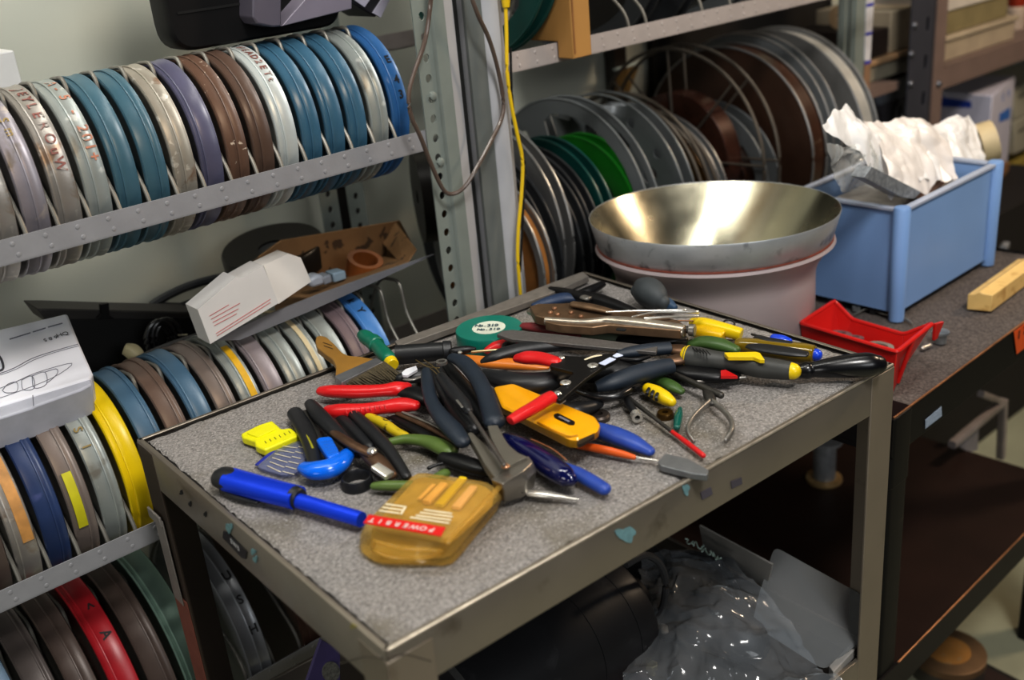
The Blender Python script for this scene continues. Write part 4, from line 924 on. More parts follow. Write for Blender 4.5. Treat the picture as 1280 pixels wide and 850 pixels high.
# rails: rolled sheet with rounded corners
def rail(name, a, b, nrm_):
    # a,b: outer top corners; profile goes down the outside and rolls over inside
    mb = MB(); prof = [(0, -.0012), (.0004, -.0004), (.0015, 0), (.0045, 0), (.0052, -.0008), (.0045, -.0016), (.0018, -.002), (.0018, -.044), (0, -.044)]
    rr = []
    for P in (a, b):
        rr.append([P+nrm_*i+UP*z for i, z in prof])
    mb.ring_loft(rr); return mb.build(name, mct, ct)
rail('top_rail', Q(.001, 0, TOP), Q(CL-.001, 0, TOP), cv); rail('top_rail', Q(CL, .001, TOP), Q(CL, CW-.001, TOP), -cu)
rail('top_rail', Q(CL-.001, CW, TOP), Q(.001, CW, TOP), -cv); rail('top_rail', Q(0, CW-.001, TOP), Q(0, .001, TOP), cu)
mb = MB(); cbox(mb, .002, CL-.002, .002, CW-.002, TOP-.006, TOP-.0045); mb.build('top_sheet', mat('sheet_dark', '1d1814', rough=.8), ct)  # dark sheet shows as a dark line between carpet and rim
mb = MB(); mb.tube([Q(.002, .0003, TOP-.0004), Q(CL-.002, .0003, TOP-.0004)], .0013, smooth=0); mb.build('worn_glint_edge', steel('edge_polished_highlight', 'cdc3b4', rough=.24), ct)  # lighter tube paints a highlight along the polished front rim
# carpet
mb = MB(); nu, nv = 130, 100; g = []
for i in range(nu+1):
    row = []
    for j in range(nv+1):
        u = .0082+(CL-.0164)*i/nu; v = .0082+(CW-.0164)*j/nv
        ed = min(u, CL-u, v, CW-v)-.0082
        z = TOP-.0015-.002*math.exp(-ed/.002)+.0006*noise.noise(Vector((u*40, v*40, 0)))
        j1 = .0022*noise.noise(Vector((u*160, v*160, 4))) if ed < .001 else 0
        row.append(mb.bm.verts.new(Q(u+j1, v+j1, z)))
    g.append(row)
for i in range(nu):
    for j in range(nv): mb.bm.faces.new((g[i][j], g[i+1][j], g[i+1][j+1], g[i][j+1]))
mb.build('carpet_top', mcarp, ct)
LW = .038
for u, v, su, sv in ((0, 0, 1, 1), (CL, 0, -1, 1), (0, CW, 1, -1), (CL, CW, -1, -1)):
    o = -.0006
    P = [(o, o), (LW, o), (LW, o+.003), (o+.003, o+.003), (o+.003, LW), (o, LW)]
    mb = MB(); mb.ring_loft([[Q(u+su*a, v+sv*b, z) for a, b in P] for z in (.03, TOP-.0035 if (u, v) != (0, 0) else TOP-.010)]); mb.build('leg', mat('cart_leg_shaded', '372c23', rough=.55, metal=.2, var=.15, vs=12) if (u, v) == (0, CW) else mctd, ct, bevel=.0008)  # rear-left leg uses a darker copy with its shade painted in
mrr = mat('leg_red_brown', '7c4b3e', rough=.6, var=.15, vs=30)
mb = MB(); mb.box(Q(-.0014, CW-.018, .40), cu, cv, UP, .0006, .0175, .24); mb.build('leg_rust_paint', mrr, ct)
mtg = mat('tape_grey_old', '7d7874', rough=.5, var=.1, vs=50)
mb = MB(); mb.box(Q(-.0028, CW-.016, .685), cu, cv, UP, .0007, .012, .052); mb.box(Q(-.004, CW-.010, .735), cu, cv, UP, .0012, .016, .006); mb.build('old_tape', mtg, ct, bevel=.001)
MZ = .44
mb = MB(); cbox(mb, .002, CL-.002, .002, CW-.002, MZ-.003, MZ); mb.build('middle_shelf', mat('cart_shelf', '4a443e', rough=.5, metal=.3, var=.15, vs=8), ct)
for a, b, n_ in ((Q(0, 0, MZ+.03), Q(CL, 0, MZ+.03), cv), (Q(CL, 0, MZ+.03), Q(CL, CW, MZ+.03), -cu), (Q(CL, CW, MZ+.03), Q(0, CW, MZ+.03), -cv), (Q(0, CW, MZ+.03), Q(0, 0, MZ+.03), cu)):
    rail('middle_rail', a, b, n_)
mb = MB(); cbox(mb, .002, CL-.002, .002, CW-.002, .10, .103); mb.build('bottom_shelf', mctd, ct)
for u, v in ((.02, .02), (CL-.02, .02), (.02, CW-.02), (CL-.02, CW-.02)):
    mb = MB(); mb.lathe(Q(u-.008, v, .0175), cu, [(0, 0), (0, .016), (.002, .0175), (.014, .0175), (.016, .016), (.016, 0)], 28); mb.build('caster_wheel', rubber('caster_rubber', '1d1d1d'), ct)
# corner plate seam and label, paint flecks on the rails
def onF(x, y, off=.0008):
    d = ray(x, y); return CAM+d*((Q(0, -off, 0)-CAM).dot(cv)/d.dot(cv))
def onL(x, y, off=.0008):
    d = ray(x, y); return CAM+d*((Q(-off, 0, 0)-CAM).dot(cu)/d.dot(cu))
MB().plate([onL(x, y, .0012) for x, y in ((279, 664), (285, 666.5), (308, 690), (307, 699), (302, 697.5), (278, 672))], .001, cu).build('name_label', mat('label_black', '16161a', rough=.4), ct); nlab = bpy.data.objects['name_label']
mb = MB()
rgt = (onL(305, 692)-onL(283, 668)).normalized()
for i, ch in enumerate('SWS'): add_text(mb, ch, onL(289+i*4.4, 677+i*4.3, .0016), rgt, UP, .0072, .03)
mb.build('label_lettering', mat('label_letter', 'b9b9b9', rough=.5), nlab)
mtq = mat('paint_turquoise', '6b8f95', rough=.6, var=.15, vs=200)
def blob(f, x, y, rx, ry, d, off=.0010, rot=0.):
    P = []
    for k in range(16):
        a = 2*PI*k/16; s = 1+.22*math.sin(3*a+x)+.12*math.sin(5*a+y)
        px, py = rx*s*math.cos(a), ry*s*math.sin(a)
        P.append(f(x+px*math.cos(rot)-py*math.sin(rot), y+px*math.sin(rot)+py*math.cos(rot), off))
    return MB().plate(P, .0006, d)
for x, y, rx, ry in ((286, 660, 4, 6), (316, 690, 3, 3.5), (318.5, 699, 2.6, 4)): blob(onL, x, y, rx, ry, cu).build('paint_fleck', mtq, ct)
for x, y, rx, ry in ((783, 668, 12, 9), (858, 612, 4, 7)): blob(onF, x, y, rx, ry, cv).build('paint_fleck', mtq, ct)
mvp = mat('sticker_violet_grey', '4a4650', rough=.5)
for P in (((876, 616), (889, 609), (891, 618), (878, 625)), ((914, 602), (927, 597), (928, 605), (915, 611))):
    MB().plate([onF(x, y, .0009) for x, y in P], .0006, cv).build('sticker', mvp, ct)
mye = mat('paint_ochre', '8a824a', rough=.6)
blob(onL, 441, 783, 4, 3, cu).build('paint_fleck', mye, ct)
for x, y in ((226, 616), (237, 630), (256, 643)): blob(onL, x, y, 1.6, 3, cu).build('scratch', mhole, ct)
mb = MB()
for f, sx in ((onL, -1), (onF, 1)):
    mb.tube([f(482+sx*k, 824-6*math.sin(min(1, k/28)*PI*.5)*(1 if sx > 0 else .5)+max(0, k-28)*.3, .0006) for k in range(3, 62, 6)], .0005, n=6)
mb.build('corner_seam', mat('seam_dark', '4c453c', rough=.6), ct)

# ---------------------------------------------------------------- things on the cart's middle shelf
mtank = mat('rubber_black_dull', '222225', rough=.42, var=.2, vs=14, chip=('3a3a3d', .62, 30, .15))
ce = Zp(772, 757, MZ+.075); r0 = .070; axd = -cu
ce = Vector((ce.x, ce.y, MZ+r0+.002))
t = thing('black_cylinder', 'large dull black cylinder lying under the cart top', 'cylinder', ce-UP*r0)
prf = [(0, 0), (0, r0-.006), (.002, r0-.002), (.006, r0), (.030, r0), (.0305, r0-.001), (.0312, r0), (.085, r0), (.0855, r0-.001), (.0862, r0), (.24, r0), (.245, r0-.006), (.245, 0)]
MB().lathe(ce, axd, prf, 72).build('shell', mtank, t, sharp=30)
MB().lathe(ce, axd, [(-.03, 0), (-.03, .028), (0, .028), (0, 0)], 40).build('end_boss', mblk, t)
mb = MB(); mb.tube([Yp(x, y, ce.y-.05) for x, y in ((782, 706), (806, 694), (824, 704), (832, 728), (829, 757), (818, 778), (804, 792), (796, 797))], .0042); mb.build('loop_handle', mat('handle_dark_grey', '3c3c3e', rough=.35), t)
t = thing('round_brush', 'black bristle brush with pale wooden handle under the cart', 'brush', Zp(806, 735, MZ+.06))
mb = MB(); c = Zp(812, 705, MZ+.06); mb.lathe(c, (cu*.6+UP*.5-cv*.4).normalized(), [(-.04, 0), (-.04, .02), (0, .03), (.015, .027), (.02, 0)], 30); mb.build('bristles', mat('bristle_black', '0f0e0d', rough=.9, bump=.8, bs=500, var=.6, vs=500), t)
mb = MB(); mb.sweep([(Zp(846, 741, MZ+.06), .0022), (Zp(834, 753, MZ+.058), .0026)], smooth=0); mb.build('handle_tip', mat('wood_tip', '9a6a4a', rough=.6), t)
mb = MB(); mb.sweep([(Zp(829, 770, MZ+.05), .0035), (Zp(831, 790, MZ+.045), .0045)], smooth=0, flat=.5); mb.solo('metal_tag', mat('tag_beige', '8f867b', rough=.5), 'small beige metal tag hanging beside the black loop handle', 'tag', Zp(830, 792, MZ))
mb = MB(); mb.tube([Zp(x, y, MZ+.07) for x, y in ((838, 694), (862, 692), (888, 699), (908, 716), (921, 741), (924, 752))], .0055); mb.solo('black_hose', mat('hose_grey', '2e2f31', rough=.35), 'black hose arching inside the clear bag under the cart', 'hose', Zp(890, 720, MZ+.03))
mwrap = mat('bag_clear_grey', 'a0a5aa', rough=.10, var=.05, vs=30, clear=.72, spec=.8)
mdk = mat('motor_black', '1b1b1e', rough=.5, var=.2, vs=20)
pc = Zp(900, 800, MZ+.03)
mb = MB(); mb.sweep([(Zp(830, 770, MZ+.038), .030), (Zp(880, 775, MZ+.040), .036), (Zp(930, 800, MZ+.034), .030)], flat=.9); mb.solo('dark_motor', mdk, 'dark lumpy motor inside the clear plastic bag', 'motor', Vector((pc.x, pc.y, MZ)))
crumple('clear_plastic_bag', 'crumpled clear plastic bag over dark parts under the cart', 'bag', [Zp(800, 690, MZ+.085), Zp(905, 690, MZ+.075), Zp(1062, 868, MZ+.045), Zp(780, 900, MZ+.045)], .03, .011, 15, mwrap, Vector((pc.x, pc.y, MZ)), 5., nu=90, nv=80)
mb = MB(); cs = [Zp(x, y, z) for x, y, z in ((874, 657, MZ+.10), (965, 706, MZ+.10), (958, 735, MZ+.06), (880, 690, MZ+.06))]
mb.plate(cs, .003, (cs[1]-cs[0]).cross(cs[2]-cs[1]).normalized()); mb.solo('grey_cardboard', mat('card_grey', '8b8985', rough=.8, var=.05), 'torn grey cardboard upright behind the clear bag', 'cardboard', Zp(918, 720, MZ), sharp=20)
msheet = mat('sheet_clear_grey', '8d8f90', rough=.22, var=.04, vs=20, clear=.55)
cs = rpoly([Zp(x, y, z) for x, y, z in ((968, 683, MZ+.095), (1082, 746, MZ+.09), (1078, 800, MZ+.045), (1030, 838, MZ+.033), (940, 780, MZ+.05), (948, 745, MZ+.06))], .01, 4)
MB().plate(cs, .001, (cs[8]-cs[0]).cross(cs[16]-cs[8]).normalized()).solo('clear_plastic_sheet', msheet, 'frosted clear plastic sheet leaning beside the cart leg', 'plastic sheet', Zp(1010, 800, MZ))
MB().plate([Zp(x, y, MZ+.038) for x, y in ((1036, 832), (1072, 795), (1074, 806), (1042, 840))], .012).solo('white_tray', mat('tray_white_plain', 'a3a09c', rough=.5), 'edge of a white tray beside the cart leg, under the cart', 'tray', Zp(1056, 818, MZ+.026), bevel=.001)
mb = MB(); random.seed(3)
P = [Zp(858+42*k/26+random.uniform(-3, 3), 673+26*k/26+random.uniform(-4, 4), MZ+.095+random.uniform(-.002, .004)) for k in range(27)]
mb.tube(P, .0011, n=6); mb.solo('mint_cord', mat('chain_mint', 'a9bdb4', rough=.4), 'tangled mint-white plastic cord near the grey cardboard', 'cord', Zp(875, 690, MZ+.06))
t = thing('mauve_plate', 'mauve-grey metal plate beside a hex bolt under the cart', 'plate', Zp(770, 840, MZ))
MB().plate([Zp(x, y, MZ+.02) for x, y in ((700, 860), (762, 812), (800, 828), (812, 850), (815, 900), (700, 900))], .003).build('plate', mat('plate_mauve', '5c5153', rough=.5, metal=.2), t)
p = Zp(815, 842, MZ+.02); MB().lathe(p, UP, [(0, 0), (0, .0042), (.008, .0042), (.008, .0075), (.0135, .0075), (.0145, .006), (.0145, 0)], 6).solo('hex_bolt', steel('bolt_olive', '8c8668'), 'hex bolt standing at the edge of the mauve plate', 'bolt', p, sharp=20)
t = thing('purple_panel', 'purple panel with round silver patch behind the front cart leg', 'panel', Yp(405, 850, .30))
MB().plate([Yp(x, y, .30) for x, y in ((402, 800), (425, 812), (425, 870), (378, 870))], .004, EY).build('panel', mat('panel_purple', '544a7a', rough=.5), t)
mb = MB(); mb.plate([Yp(414+11*math.cos(k*PI/10), 840+13*math.sin(k*PI/10), .299) for k in range(20)], .001, EY); mb.build('round_patch', mat('patch_silver', '77766e', rough=.6, var=.4, vs=300), t)

# ---------------------------------------------------------------- lights
def area(name, loc, to, sx, sy, power, col):
    l = bpy.data.lights.new(name, 'AREA'); l.shape = 'RECTANGLE'; l.size = sx; l.size_y = sy; l.energy = power; l.color = col
    o = bpy.data.objects.new(name, l); COL.objects.link(o); o.location = loc
    o.rotation_euler = (Vector(to)-Vector(loc)).to_track_quat('-Z', 'Y').to_euler(); return o
area('key_lamp', (-.05, -1.15, 2.9), (.6, .35, .8), .45, .45, 50, (1, .97, .93))
area('left_fill', (-2.0, -.35, 1.2), (.2, .8, .95), .7, .6, 12, (1, .98, .94))  # unseen fill added to brighten the wall below the top cans
area('front_fill', (-.2, -2.3, 1.9), (.5, .5, .9), 1.2, .7, 20, (.95, .98, 1))  # unseen fill added to lift the front faces
area('ceiling_tube', (.6, .0, 2.6), (.6, .2, .6), 1.3, .12, 9, (1, .97, .90))
area('wall_tube', (-.2, .62, 2.5), (-.1, .72, .6), 1.4, .15, 16, (1, .98, .92))
area('warm_lamp', (2.3, -.5, 2.0), (1.2, .6, .85), .25, .25, 20, (1, .78, .56))
w = bpy.data.worlds.new('world'); SC.world = w; w.use_nodes = True
bg = w.node_tree.nodes['Background']; bg.inputs[0].default_value = (.86, .93, 1, 1); bg.inputs[1].default_value = .035
SC.view_settings.view_transform = 'Standard'; SC.view_settings.look = 'None'; SC.view_settings.exposure = -.10; SC.view_settings.gamma = .84
# ================================================================ tools on the cart
def tool(name, label, cat, x, y, group=None):
    p = T(x, y, 0); return thing(name, label, cat, Vector((p.x, p.y, TOP-.0015)), group)
def sw(parent, name, m, pts, flat=1., ends='round', sq=2., smooth=5, base=0., label=None, n=16):
    # the px widths are what one sees across the tool: turn them into cross-section radii, and keep the tool above the carpet
    C0 = [T(q[0], q[1], q[2]+base) for q in pts]; out = []
    for i, q in enumerate(pts):
        d = (C0[min(i+1, len(pts)-1)]-C0[max(i-1, 0)]).normalized(); v = (C0[i]-CAM).normalized()
        side = d.cross(UP).normalized(); u = side.cross(d); nn = d.cross(v)
        if nn.length < .2: nn = side
        nn.normalize(); ext = math.sqrt(side.dot(nn)**2+(flat*u.dot(nn))**2)
        r = pw(q[3], C0[i])/2/max(.45, ext); h = max(q[2]+base, r*flat*.96)
        out.append((T(q[0], q[1], h), r))
    mb = MB(); mb.sweep(out, flat=flat, ends=ends, sq=sq, smooth=smooth, n=n); return mb.build(name, m, parent, label=label)
def pl(parent, name, m, pts, h, thick, bevel=.0008, rnd=0., label=None):
    P = tp(pts, h)
    if rnd: P = rpoly(P, rnd, 3)
    return MB().plate(P, thick).build(name, m, parent, bevel=bevel, label=label)
def disc(parent, name, m, x, y, h, r, th=.0015, seg=24, hole=0, label=None):
    c = T(x, y, h)
    pr = [(0, hole), (0, r), (th*.6, r), (th, r*.8), (th, hole)] if hole else [(0, 0), (0, r), (th*.6, r), (th, r*.75), (th, 0)]
    return MB().lathe(c, UP, pr, seg, closed=bool(hole)).build(name, m, parent, label=label)
mbr = rubber('grip_black', '1d1e21', rough=.42); mnav = rubber('grip_navy', '202a36', rough=.5); mredg = glossy('grip_red', 'c41f22', rough=.3)
mst = steel('tool_steel', '8e8b86', rough=.32); mstd = steel('tool_steel_dark', '4a4845', rough=.4); mstb = steel('tool_steel_brown', '6a5240', rough=.34)
mch = steel('chrome', 'd2cfc8', rough=.15); mblkm = mat('tool_black_metal', '131315', rough=.38, metal=.3, var=.1)
mgrn = rubber('grip_green', '566b33', rough=.4); mgrnd = rubber('grip_green_dark', '3f5a2c', rough=.4)
myel = glossy('plastic_yellow', 'd9bd14', rough=.33); mylk = glossy('plastic_amber_yellow', 'e0a30c', rough=.3); mora = glossy('plastic_orange', 'c9782a', rough=.35)
mblu = mat('anodised_blue', '1a4ae6', rough=.26, metal=.5, var=.05, vs=20); mblud = mat('anodised_blue_dark', '0a1858', rough=.3, metal=.4, var=.08)
mlb = glossy('plastic_sky_blue', '0f6ad6', rough=.2); mtrb = mat('plastic_clear_navy', '0b1046', rough=.12, var=.08, coat=.6)
mblg = rubber('grip_blue', '2c4a9a', rough=.42); mcop = steel('copper', 'b0876a', rough=.3)

# blue hand pump
t = tool('hand_pump', 'shiny blue mini hand pump with black clip at the left corner of the tools', 'pump', 345, 615)
sw(t, 'barrel', mblu, [(287, 599.5, .012, 29), (330, 611.5, .012, 29), (372, 622.5, .012, 28)], flat=.72, ends='flat', smooth=0, sq=2.8, n=28)
sw(t, 'slim_tube', mblu, [(368, 624.5, .0105, 20), (410, 637, .0105, 20), (452, 649.5, .0105, 20)], ends='flat', smooth=0)
sw(t, 'collar', mbr, [(368, 621.5, .012, 30), (374, 623.5, .012, 27)], ends='bevel', smooth=0)
sw(t, 'end_cap', mbr, [(280, 597, .012, 30), (289, 600, .012, 31)], flat=.75, ends='round', smooth=0)
sw(t, 'clip', mbr, [(278, 611, .005, 8), (298, 620, .004, 11), (322, 627, .004, 8)], flat=.5)

# amber bit case
mam = mat('case_amber', 'c4a356', rough=.12, var=.05, vs=20, clear=.66, tint=(1, .91, .66), coat=.5)
t = tool('bit_case', 'transparent amber case of screwdriver bits with red label at the front', 'case', 530, 650)
top = tp([(520, 589), (612, 602), (628, 617), (562, 676), (450, 658)], .026)
mid = tp([(518, 592), (614, 605), (631, 622), (567, 690), (446, 672)], .014)
bot = tp([(516, 597), (612, 614), (628, 632), (566, 709), (470, 707), (447, 690)], .0005)
def resample(P, n=48, r=.008):
    P = rpoly(P, r, 5); L = [0]
    for i in range(len(P)): L.append(L[-1]+(P[(i+1) % len(P)]-P[i]).length)
    out = []
    for k in range(n):
        s = L[-1]*k/n
        for i in range(len(P)):
            if L[i] <= s <= L[i+1]:
                f = (s-L[i])/max(1e-9, L[i+1]-L[i]); out.append(P[i].lerp(P[(i+1) % len(P)], f)); break
    return out
def shrink(P, k, dz=0.):
    c = sum(P, Vector())/len(P); return [c+(p-c)*k+UP*dz for p in P]
MB().loft([resample(shrink(bot, .97)), resample(shrink(bot, 1, .003)), resample(mid), resample(shrink(top, 1.005, -.0025)), resample(shrink(top, .97))]).build('shell', mam, t, sharp=50)
MB().loft([resample(shrink(bot, .86, .002)), resample(shrink(mid, .86, .002)), resample(shrink(top, .86, -.0085))]).build('bit_tray', mat('tray_dark_amber', 'b89a55', rough=.3, var=.15, vs=60), t, sharp=50)
lab = [(453, 645), (464, 631.5), (568, 648), (556, 670), (553, 669)]
MB().plate(tp([(461, 643), (557, 659), (551, 670), (454, 653.5)], .0268), .0006).build('red_label', mat('label_red', 'c8201d', rough=.35, var=.03), t); rlab = bpy.data.objects['red_label']
mlw = mat('print_white', 'd3c9ae', rough=.5)
mb = MB(); a, b = T(465, 650, .0275), T(540, 662, .0275); rgt = (a-b).normalized(); u_ = (T(500, 652, .0275)-T(497, 660, .0275)); u_ = -(u_-rgt*u_.dot(rgt)).normalized()
for i, ch in enumerate('POWERBIT'): add_text(mb, ch, b.lerp(a, i/7), rgt, u_, .0078, .02)
mb.build('label_lettering', mat('print_pale_pink', 'd8c4c0', rough=.5), rlab)
mb = MB()
for (xa, ya, xb, yb) in ((482, 630, 507, 633.5), (478, 634, 503, 637.5), (474, 638, 499, 641.5), (507, 633, 501, 643), (530, 637, 565, 642), (525, 640.5, 566, 646), (520, 644, 564, 650), (513, 646.5, 562, 654)):
    mb.sweep([(T(xa, ya, .0268), .0011), (T(xb, yb, .0268), .0011)], flat=.3, smooth=0, ends='flat')
mb.build('white_print', mlw, t)
mbt = mat('bit_copper', 'ffc98a', rough=.25, metal=.1); 
for k, (xa, ya, xb, yb, m_) in enumerate(((542, 606, 524, 624, mbt), (555, 605, 533, 628, mbt), (579, 598, 549, 632, myel), (592, 609, 570, 635, mat('bit_pink_copper', 'ffcbb0', rough=.3, metal=.1)))):
    sw(t, 'driver_bit', m_, [(xa, ya, .0205, 9 if k else 5), (xb, yb, .0205, 10 if k else 4)], flat=.5, ends='bevel', smooth=0, sq=4)
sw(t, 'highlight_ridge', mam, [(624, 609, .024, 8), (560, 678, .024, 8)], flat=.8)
mb = MB(); mb.sweep(sp([(468, 676, .020, 5), (500, 685, .019, 5), (540, 688, .019, 5), (552, 690, .014, 5), (530, 698, .010, 5), (490, 697, .010, 5), (466, 688, .012, 5)]), closed=True, n=10); mb.build('carry_loop', mam, t)

# yellow clip
t = tool('yellow_clip', 'flat bright yellow plastic clip on bare carpet at the left', 'clip', 338, 545)
mylb = glossy('plastic_lemon', 'd9d514', rough=.35)
pl(t, 'clip_body', mylb, [(301, 542), (323, 531), (340, 525.5), (352, 536), (363.5, 534.5), (374.5, 543.5), (331, 562), (319, 556.5), (318, 551), (302.5, 546)], .009, .008, .0015, .002)
pl(t, 'raised_grip', mylb, [(308, 541), (338, 529), (345, 536), (322, 546)], .0105, .003, .001, .002)
mb = MB()
for k in range(6): mb.sweep(sp([(331+k*6, 551.5-k*2.5, .0092, 1.2), (333+k*6, 554-k*2.5, .0092, 1.2)]), smooth=0, ends='flat', n=6)
mb.build('moulded_marks', mat('mark_olive', '6e6a16', rough=.6), t)
# blister pack
t = tool('blister_pack', 'small clear blister pack with white print beside the blue handle', 'packet', 355, 580)
mbl = mat('blister_clear', '8b90a8', rough=.12, var=.05, clear=.55)
MB().loft([rpoly(tp([(320, 582), (352, 556), (383, 547), (386, 566), (379, 590), (356, 597), (324, 587)], .0008), .006), rpoly(tp([(322, 582), (352, 557), (382, 549), (384, 566), (377, 588), (356, 595), (325, 585)], .004), .006)]).build('blister', mbl, t)
sw(t, 'blue_edge', glossy('edge_blue', '232f8c'), [(321, 581, .003, 4), (337, 568, .003, 5), (352, 556.5, .003, 3)], flat=.5)
mb = MB()
for k in range(6):
    mb.sweep([(T(335+k*3.2-1, 582-k*5, .005), .0005), (T(351+k*4.2, 590-k*6, .005), .0005)], flat=.3, smooth=0, ends='flat', n=6)
    mb.sweep([(T(353+k*4, 589-k*6.2, .005), .0005), (T(368+k*2.6, 593-k*6.6, .005), .0005)], flat=.3, smooth=0, ends='flat', n=6)
mb.build('white_print', mlw, t)
# black handled slip-joint pliers with blue wiper
t = tool('slip_joint_pliers', 'pliers with worn black handles pointing away at the left', 'pliers', 400, 540)
sw(t, 'handle', mbr, [(369, 517, .010, 20), (380, 535, .012, 22), (389, 556, .012, 22), (394, 582, .010, 17)], flat=.8)
sw(t, 'handle', mbr, [(388, 505, .014, 15), (398, 518, .016, 20), (415, 535, .016, 20), (432, 552, .014, 17), (448, 567, .012, 14)], flat=.8)
sw(t, 'jaw', mstd, [(382, 516, .010, 13), (392, 540, .010, 14), (402, 560, .010, 14)], flat=.6)
sw(t, 'yellow_edge', mat('edge_yellow', '8f8a1e', rough=.5), [(373, 530, .016, 3), (384, 545, .018, 3), (391, 560, .017, 3)], flat=.6)
t = tool('window_scraper', 'bright blue plastic scraper with curved glossy handle', 'scraper', 408, 575)
sw(t, 'curved_handle', mlb, [(381, 585, .012, 17), (393, 588, .013, 24), (410, 586, .014, 25), (424, 579, .014, 24), (435, 567, .013, 17)], flat=.75)
MB().plate(rpoly(tp([(395, 549), (399, 546.5), (412, 545), (415, 547), (425, 566), (410, 572)], .022), .003), .008).build('blade_holder', mlb, t, bevel=.0012)
mb = MB()
for k in range(5): mb.sweep(sp([(401+k*2.2, 553+k*3.4, .0222, 1.1), (416+k*2.0, 550.5+k*3.4, .0222, 1.1)]), flat=.4, smooth=0, n=6, ends='flat')
mb.build('grip_rib', glossy('plastic_blue_dark', '0c56b4'), t, kind=None)
# adjustable pliers
t = tool('adjustable_pliers', 'brown steel pliers with bright jaw tip pointing at the amber case', 'pliers', 460, 570)
sw(t, 'arm', mstb, [(416, 541, .020, 8), (423, 545, .021, 11), (442, 557, .021, 12), (464, 568, .019, 12)], flat=.7)
sw(t, 'jaw', mstb, [(452, 562, .014, 14), (472, 578, .014, 22), (489, 594, .011, 15)], flat=.7)
sw(t, 'jaw_tip', mch, [(469, 583, .018, 12), (487, 595, .014, 13)], flat=.5, ends='bevel', sq=4, smooth=0)
disc(t, 'pivot', mch, 465, 565, .0215, .0045, .003)
sw(t, 'handle', mbr, [(437, 513, .010, 12), (452, 527, .012, 16), (470, 545, .014, 17), (488, 565, .013, 16), (508, 595, .010, 13)], flat=.8)
sw(t, 'handle', mbr, [(425, 520, .007, 12), (445, 540, .008, 16), (462, 558, .009, 14)], flat=.8)
# red pliers
t = tool('red_handled_pliers', 'pliers with two bright red handles at the left of the tools', 'pliers', 460, 500)
sw(t, 'handle', mredg, [(402, 488.5, .012, 12), (415, 489, .013, 16), (450, 489.5, .014, 17), (478, 488, .015, 16), (496, 486, .016, 19), (508, 484, .016, 13)], flat=.75)
sw(t, 'handle', mredg, [(411, 513, .010, 14), (425, 514, .011, 19), (455, 512.5, .012, 17), (480, 509, .013, 17), (503, 506.5, .013, 20), (518, 507, .013, 14)], flat=.75)
sw(t, 'jaw', mblkm, [(498, 490, .014, 9), (516, 492, .013, 20), (532, 498, .012, 22), (548, 506, .010, 14)], flat=.6)
mb = MB()
for k in range(9): mb.sweep(sp([(432+k*6, 512-k*.8, .0185, 1.0), (434+k*6, 517-k*.8, .016, 1.0)]), smooth=0, n=6)
mb.build('grip_rib', mat('grip_red_dark', 'b51c1f', rough=.35), t)
# small yellow screwdriver, brown tongs, green pliers
t = tool('yellow_screwdriver', 'short dirty yellow screwdriver handle behind the red handles', 'screwdriver', 485, 535)
sw(t, 'handle', mat('yellow_dirty', 'c4ad1c', rough=.4, var=.1, chip=('5a4b1c', .58, 130, .06)), [(461, 521, .008, 11), (480, 530, .008, 14), (495, 540, .008, 13), (507, 546, .008, 12)], flat=.95)
disc(t, 'end_dot', mst, 508, 545, .007, .002)
t = tool('brown_tongs', 'long dark brown steel tongs lying under the navy cutter handles', 'tongs', 535, 535)
sw(t, 'arm', mstb, [(497, 517, .009, 6), (535, 533, .010, 9), (572, 554, .010, 8)], flat=.6)
sw(t, 'arm', mblkm, [(492, 522, .006, 8), (530, 542, .007, 12), (568, 562, .007, 11)], flat=.6)
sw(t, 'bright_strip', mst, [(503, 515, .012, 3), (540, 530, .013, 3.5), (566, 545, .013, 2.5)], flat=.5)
t = tool('green_handled_pliers', 'pliers with olive green grips and black joint left of the cutters', 'pliers', 530, 570)
sw(t, 'handle', mgrn, [(489, 552, .009, 10), (508, 549, .010, 13), (530, 551, .011, 16), (548, 557, .012, 20), (562, 565, .012, 20)], flat=.75)
sw(t, 'handle', mgrn, [(468, 607.5, .007, 10), (482, 607, .008, 13), (505, 607, .008, 13), (530, 605, .008, 12), (556, 592, .008, 13)], flat=.8)
sw(t, 'joint', mblkm, [(556, 572, .010, 18), (575, 578, .010, 22), (600, 586, .010, 20), (622, 592, .008, 12)], flat=.7)
sw(t, 'spring', mblkm, [(536, 585, .008, 5), (546, 581, .009, 4), (556, 579, .009, 5)])
t = tool('rubber_ring', 'thick black rubber ring lying flat near the amber case', 'ring', 447, 605)
c = T(447, 606, 0); rr = pw(20, c)
MB().lathe(Vector((c.x, c.y, TOP-.0015)), UP, [(0, rr*.80), (0, rr*.98), (.002, rr*1.02), (.006, rr), (.010, rr*.93), (.0105, rr*.85), (.009, rr*.80)], 48, closed=True).build('ring_body', mbr, t)

# dark filler tools in the middle of the heap
t = tool('heavy_pliers', 'black heavy pliers half buried beneath the navy cutters', 'pliers', 565, 490)
sw(t, 'handle', mbr, [(545, 462, .012, 18), (556, 485, .014, 22), (572, 510, .015, 24), (592, 535, .013, 20)], flat=.8)
sw(t, 'handle', mblkm, [(556, 455, .010, 14), (575, 480, .012, 22), (592, 505, .013, 24), (608, 530, .012, 20)], flat=.8)
sw(t, 'jaw', mblkm, [(520, 466, .008, 14), (535, 472, .009, 20), (550, 470, .010, 18)], flat=.7)
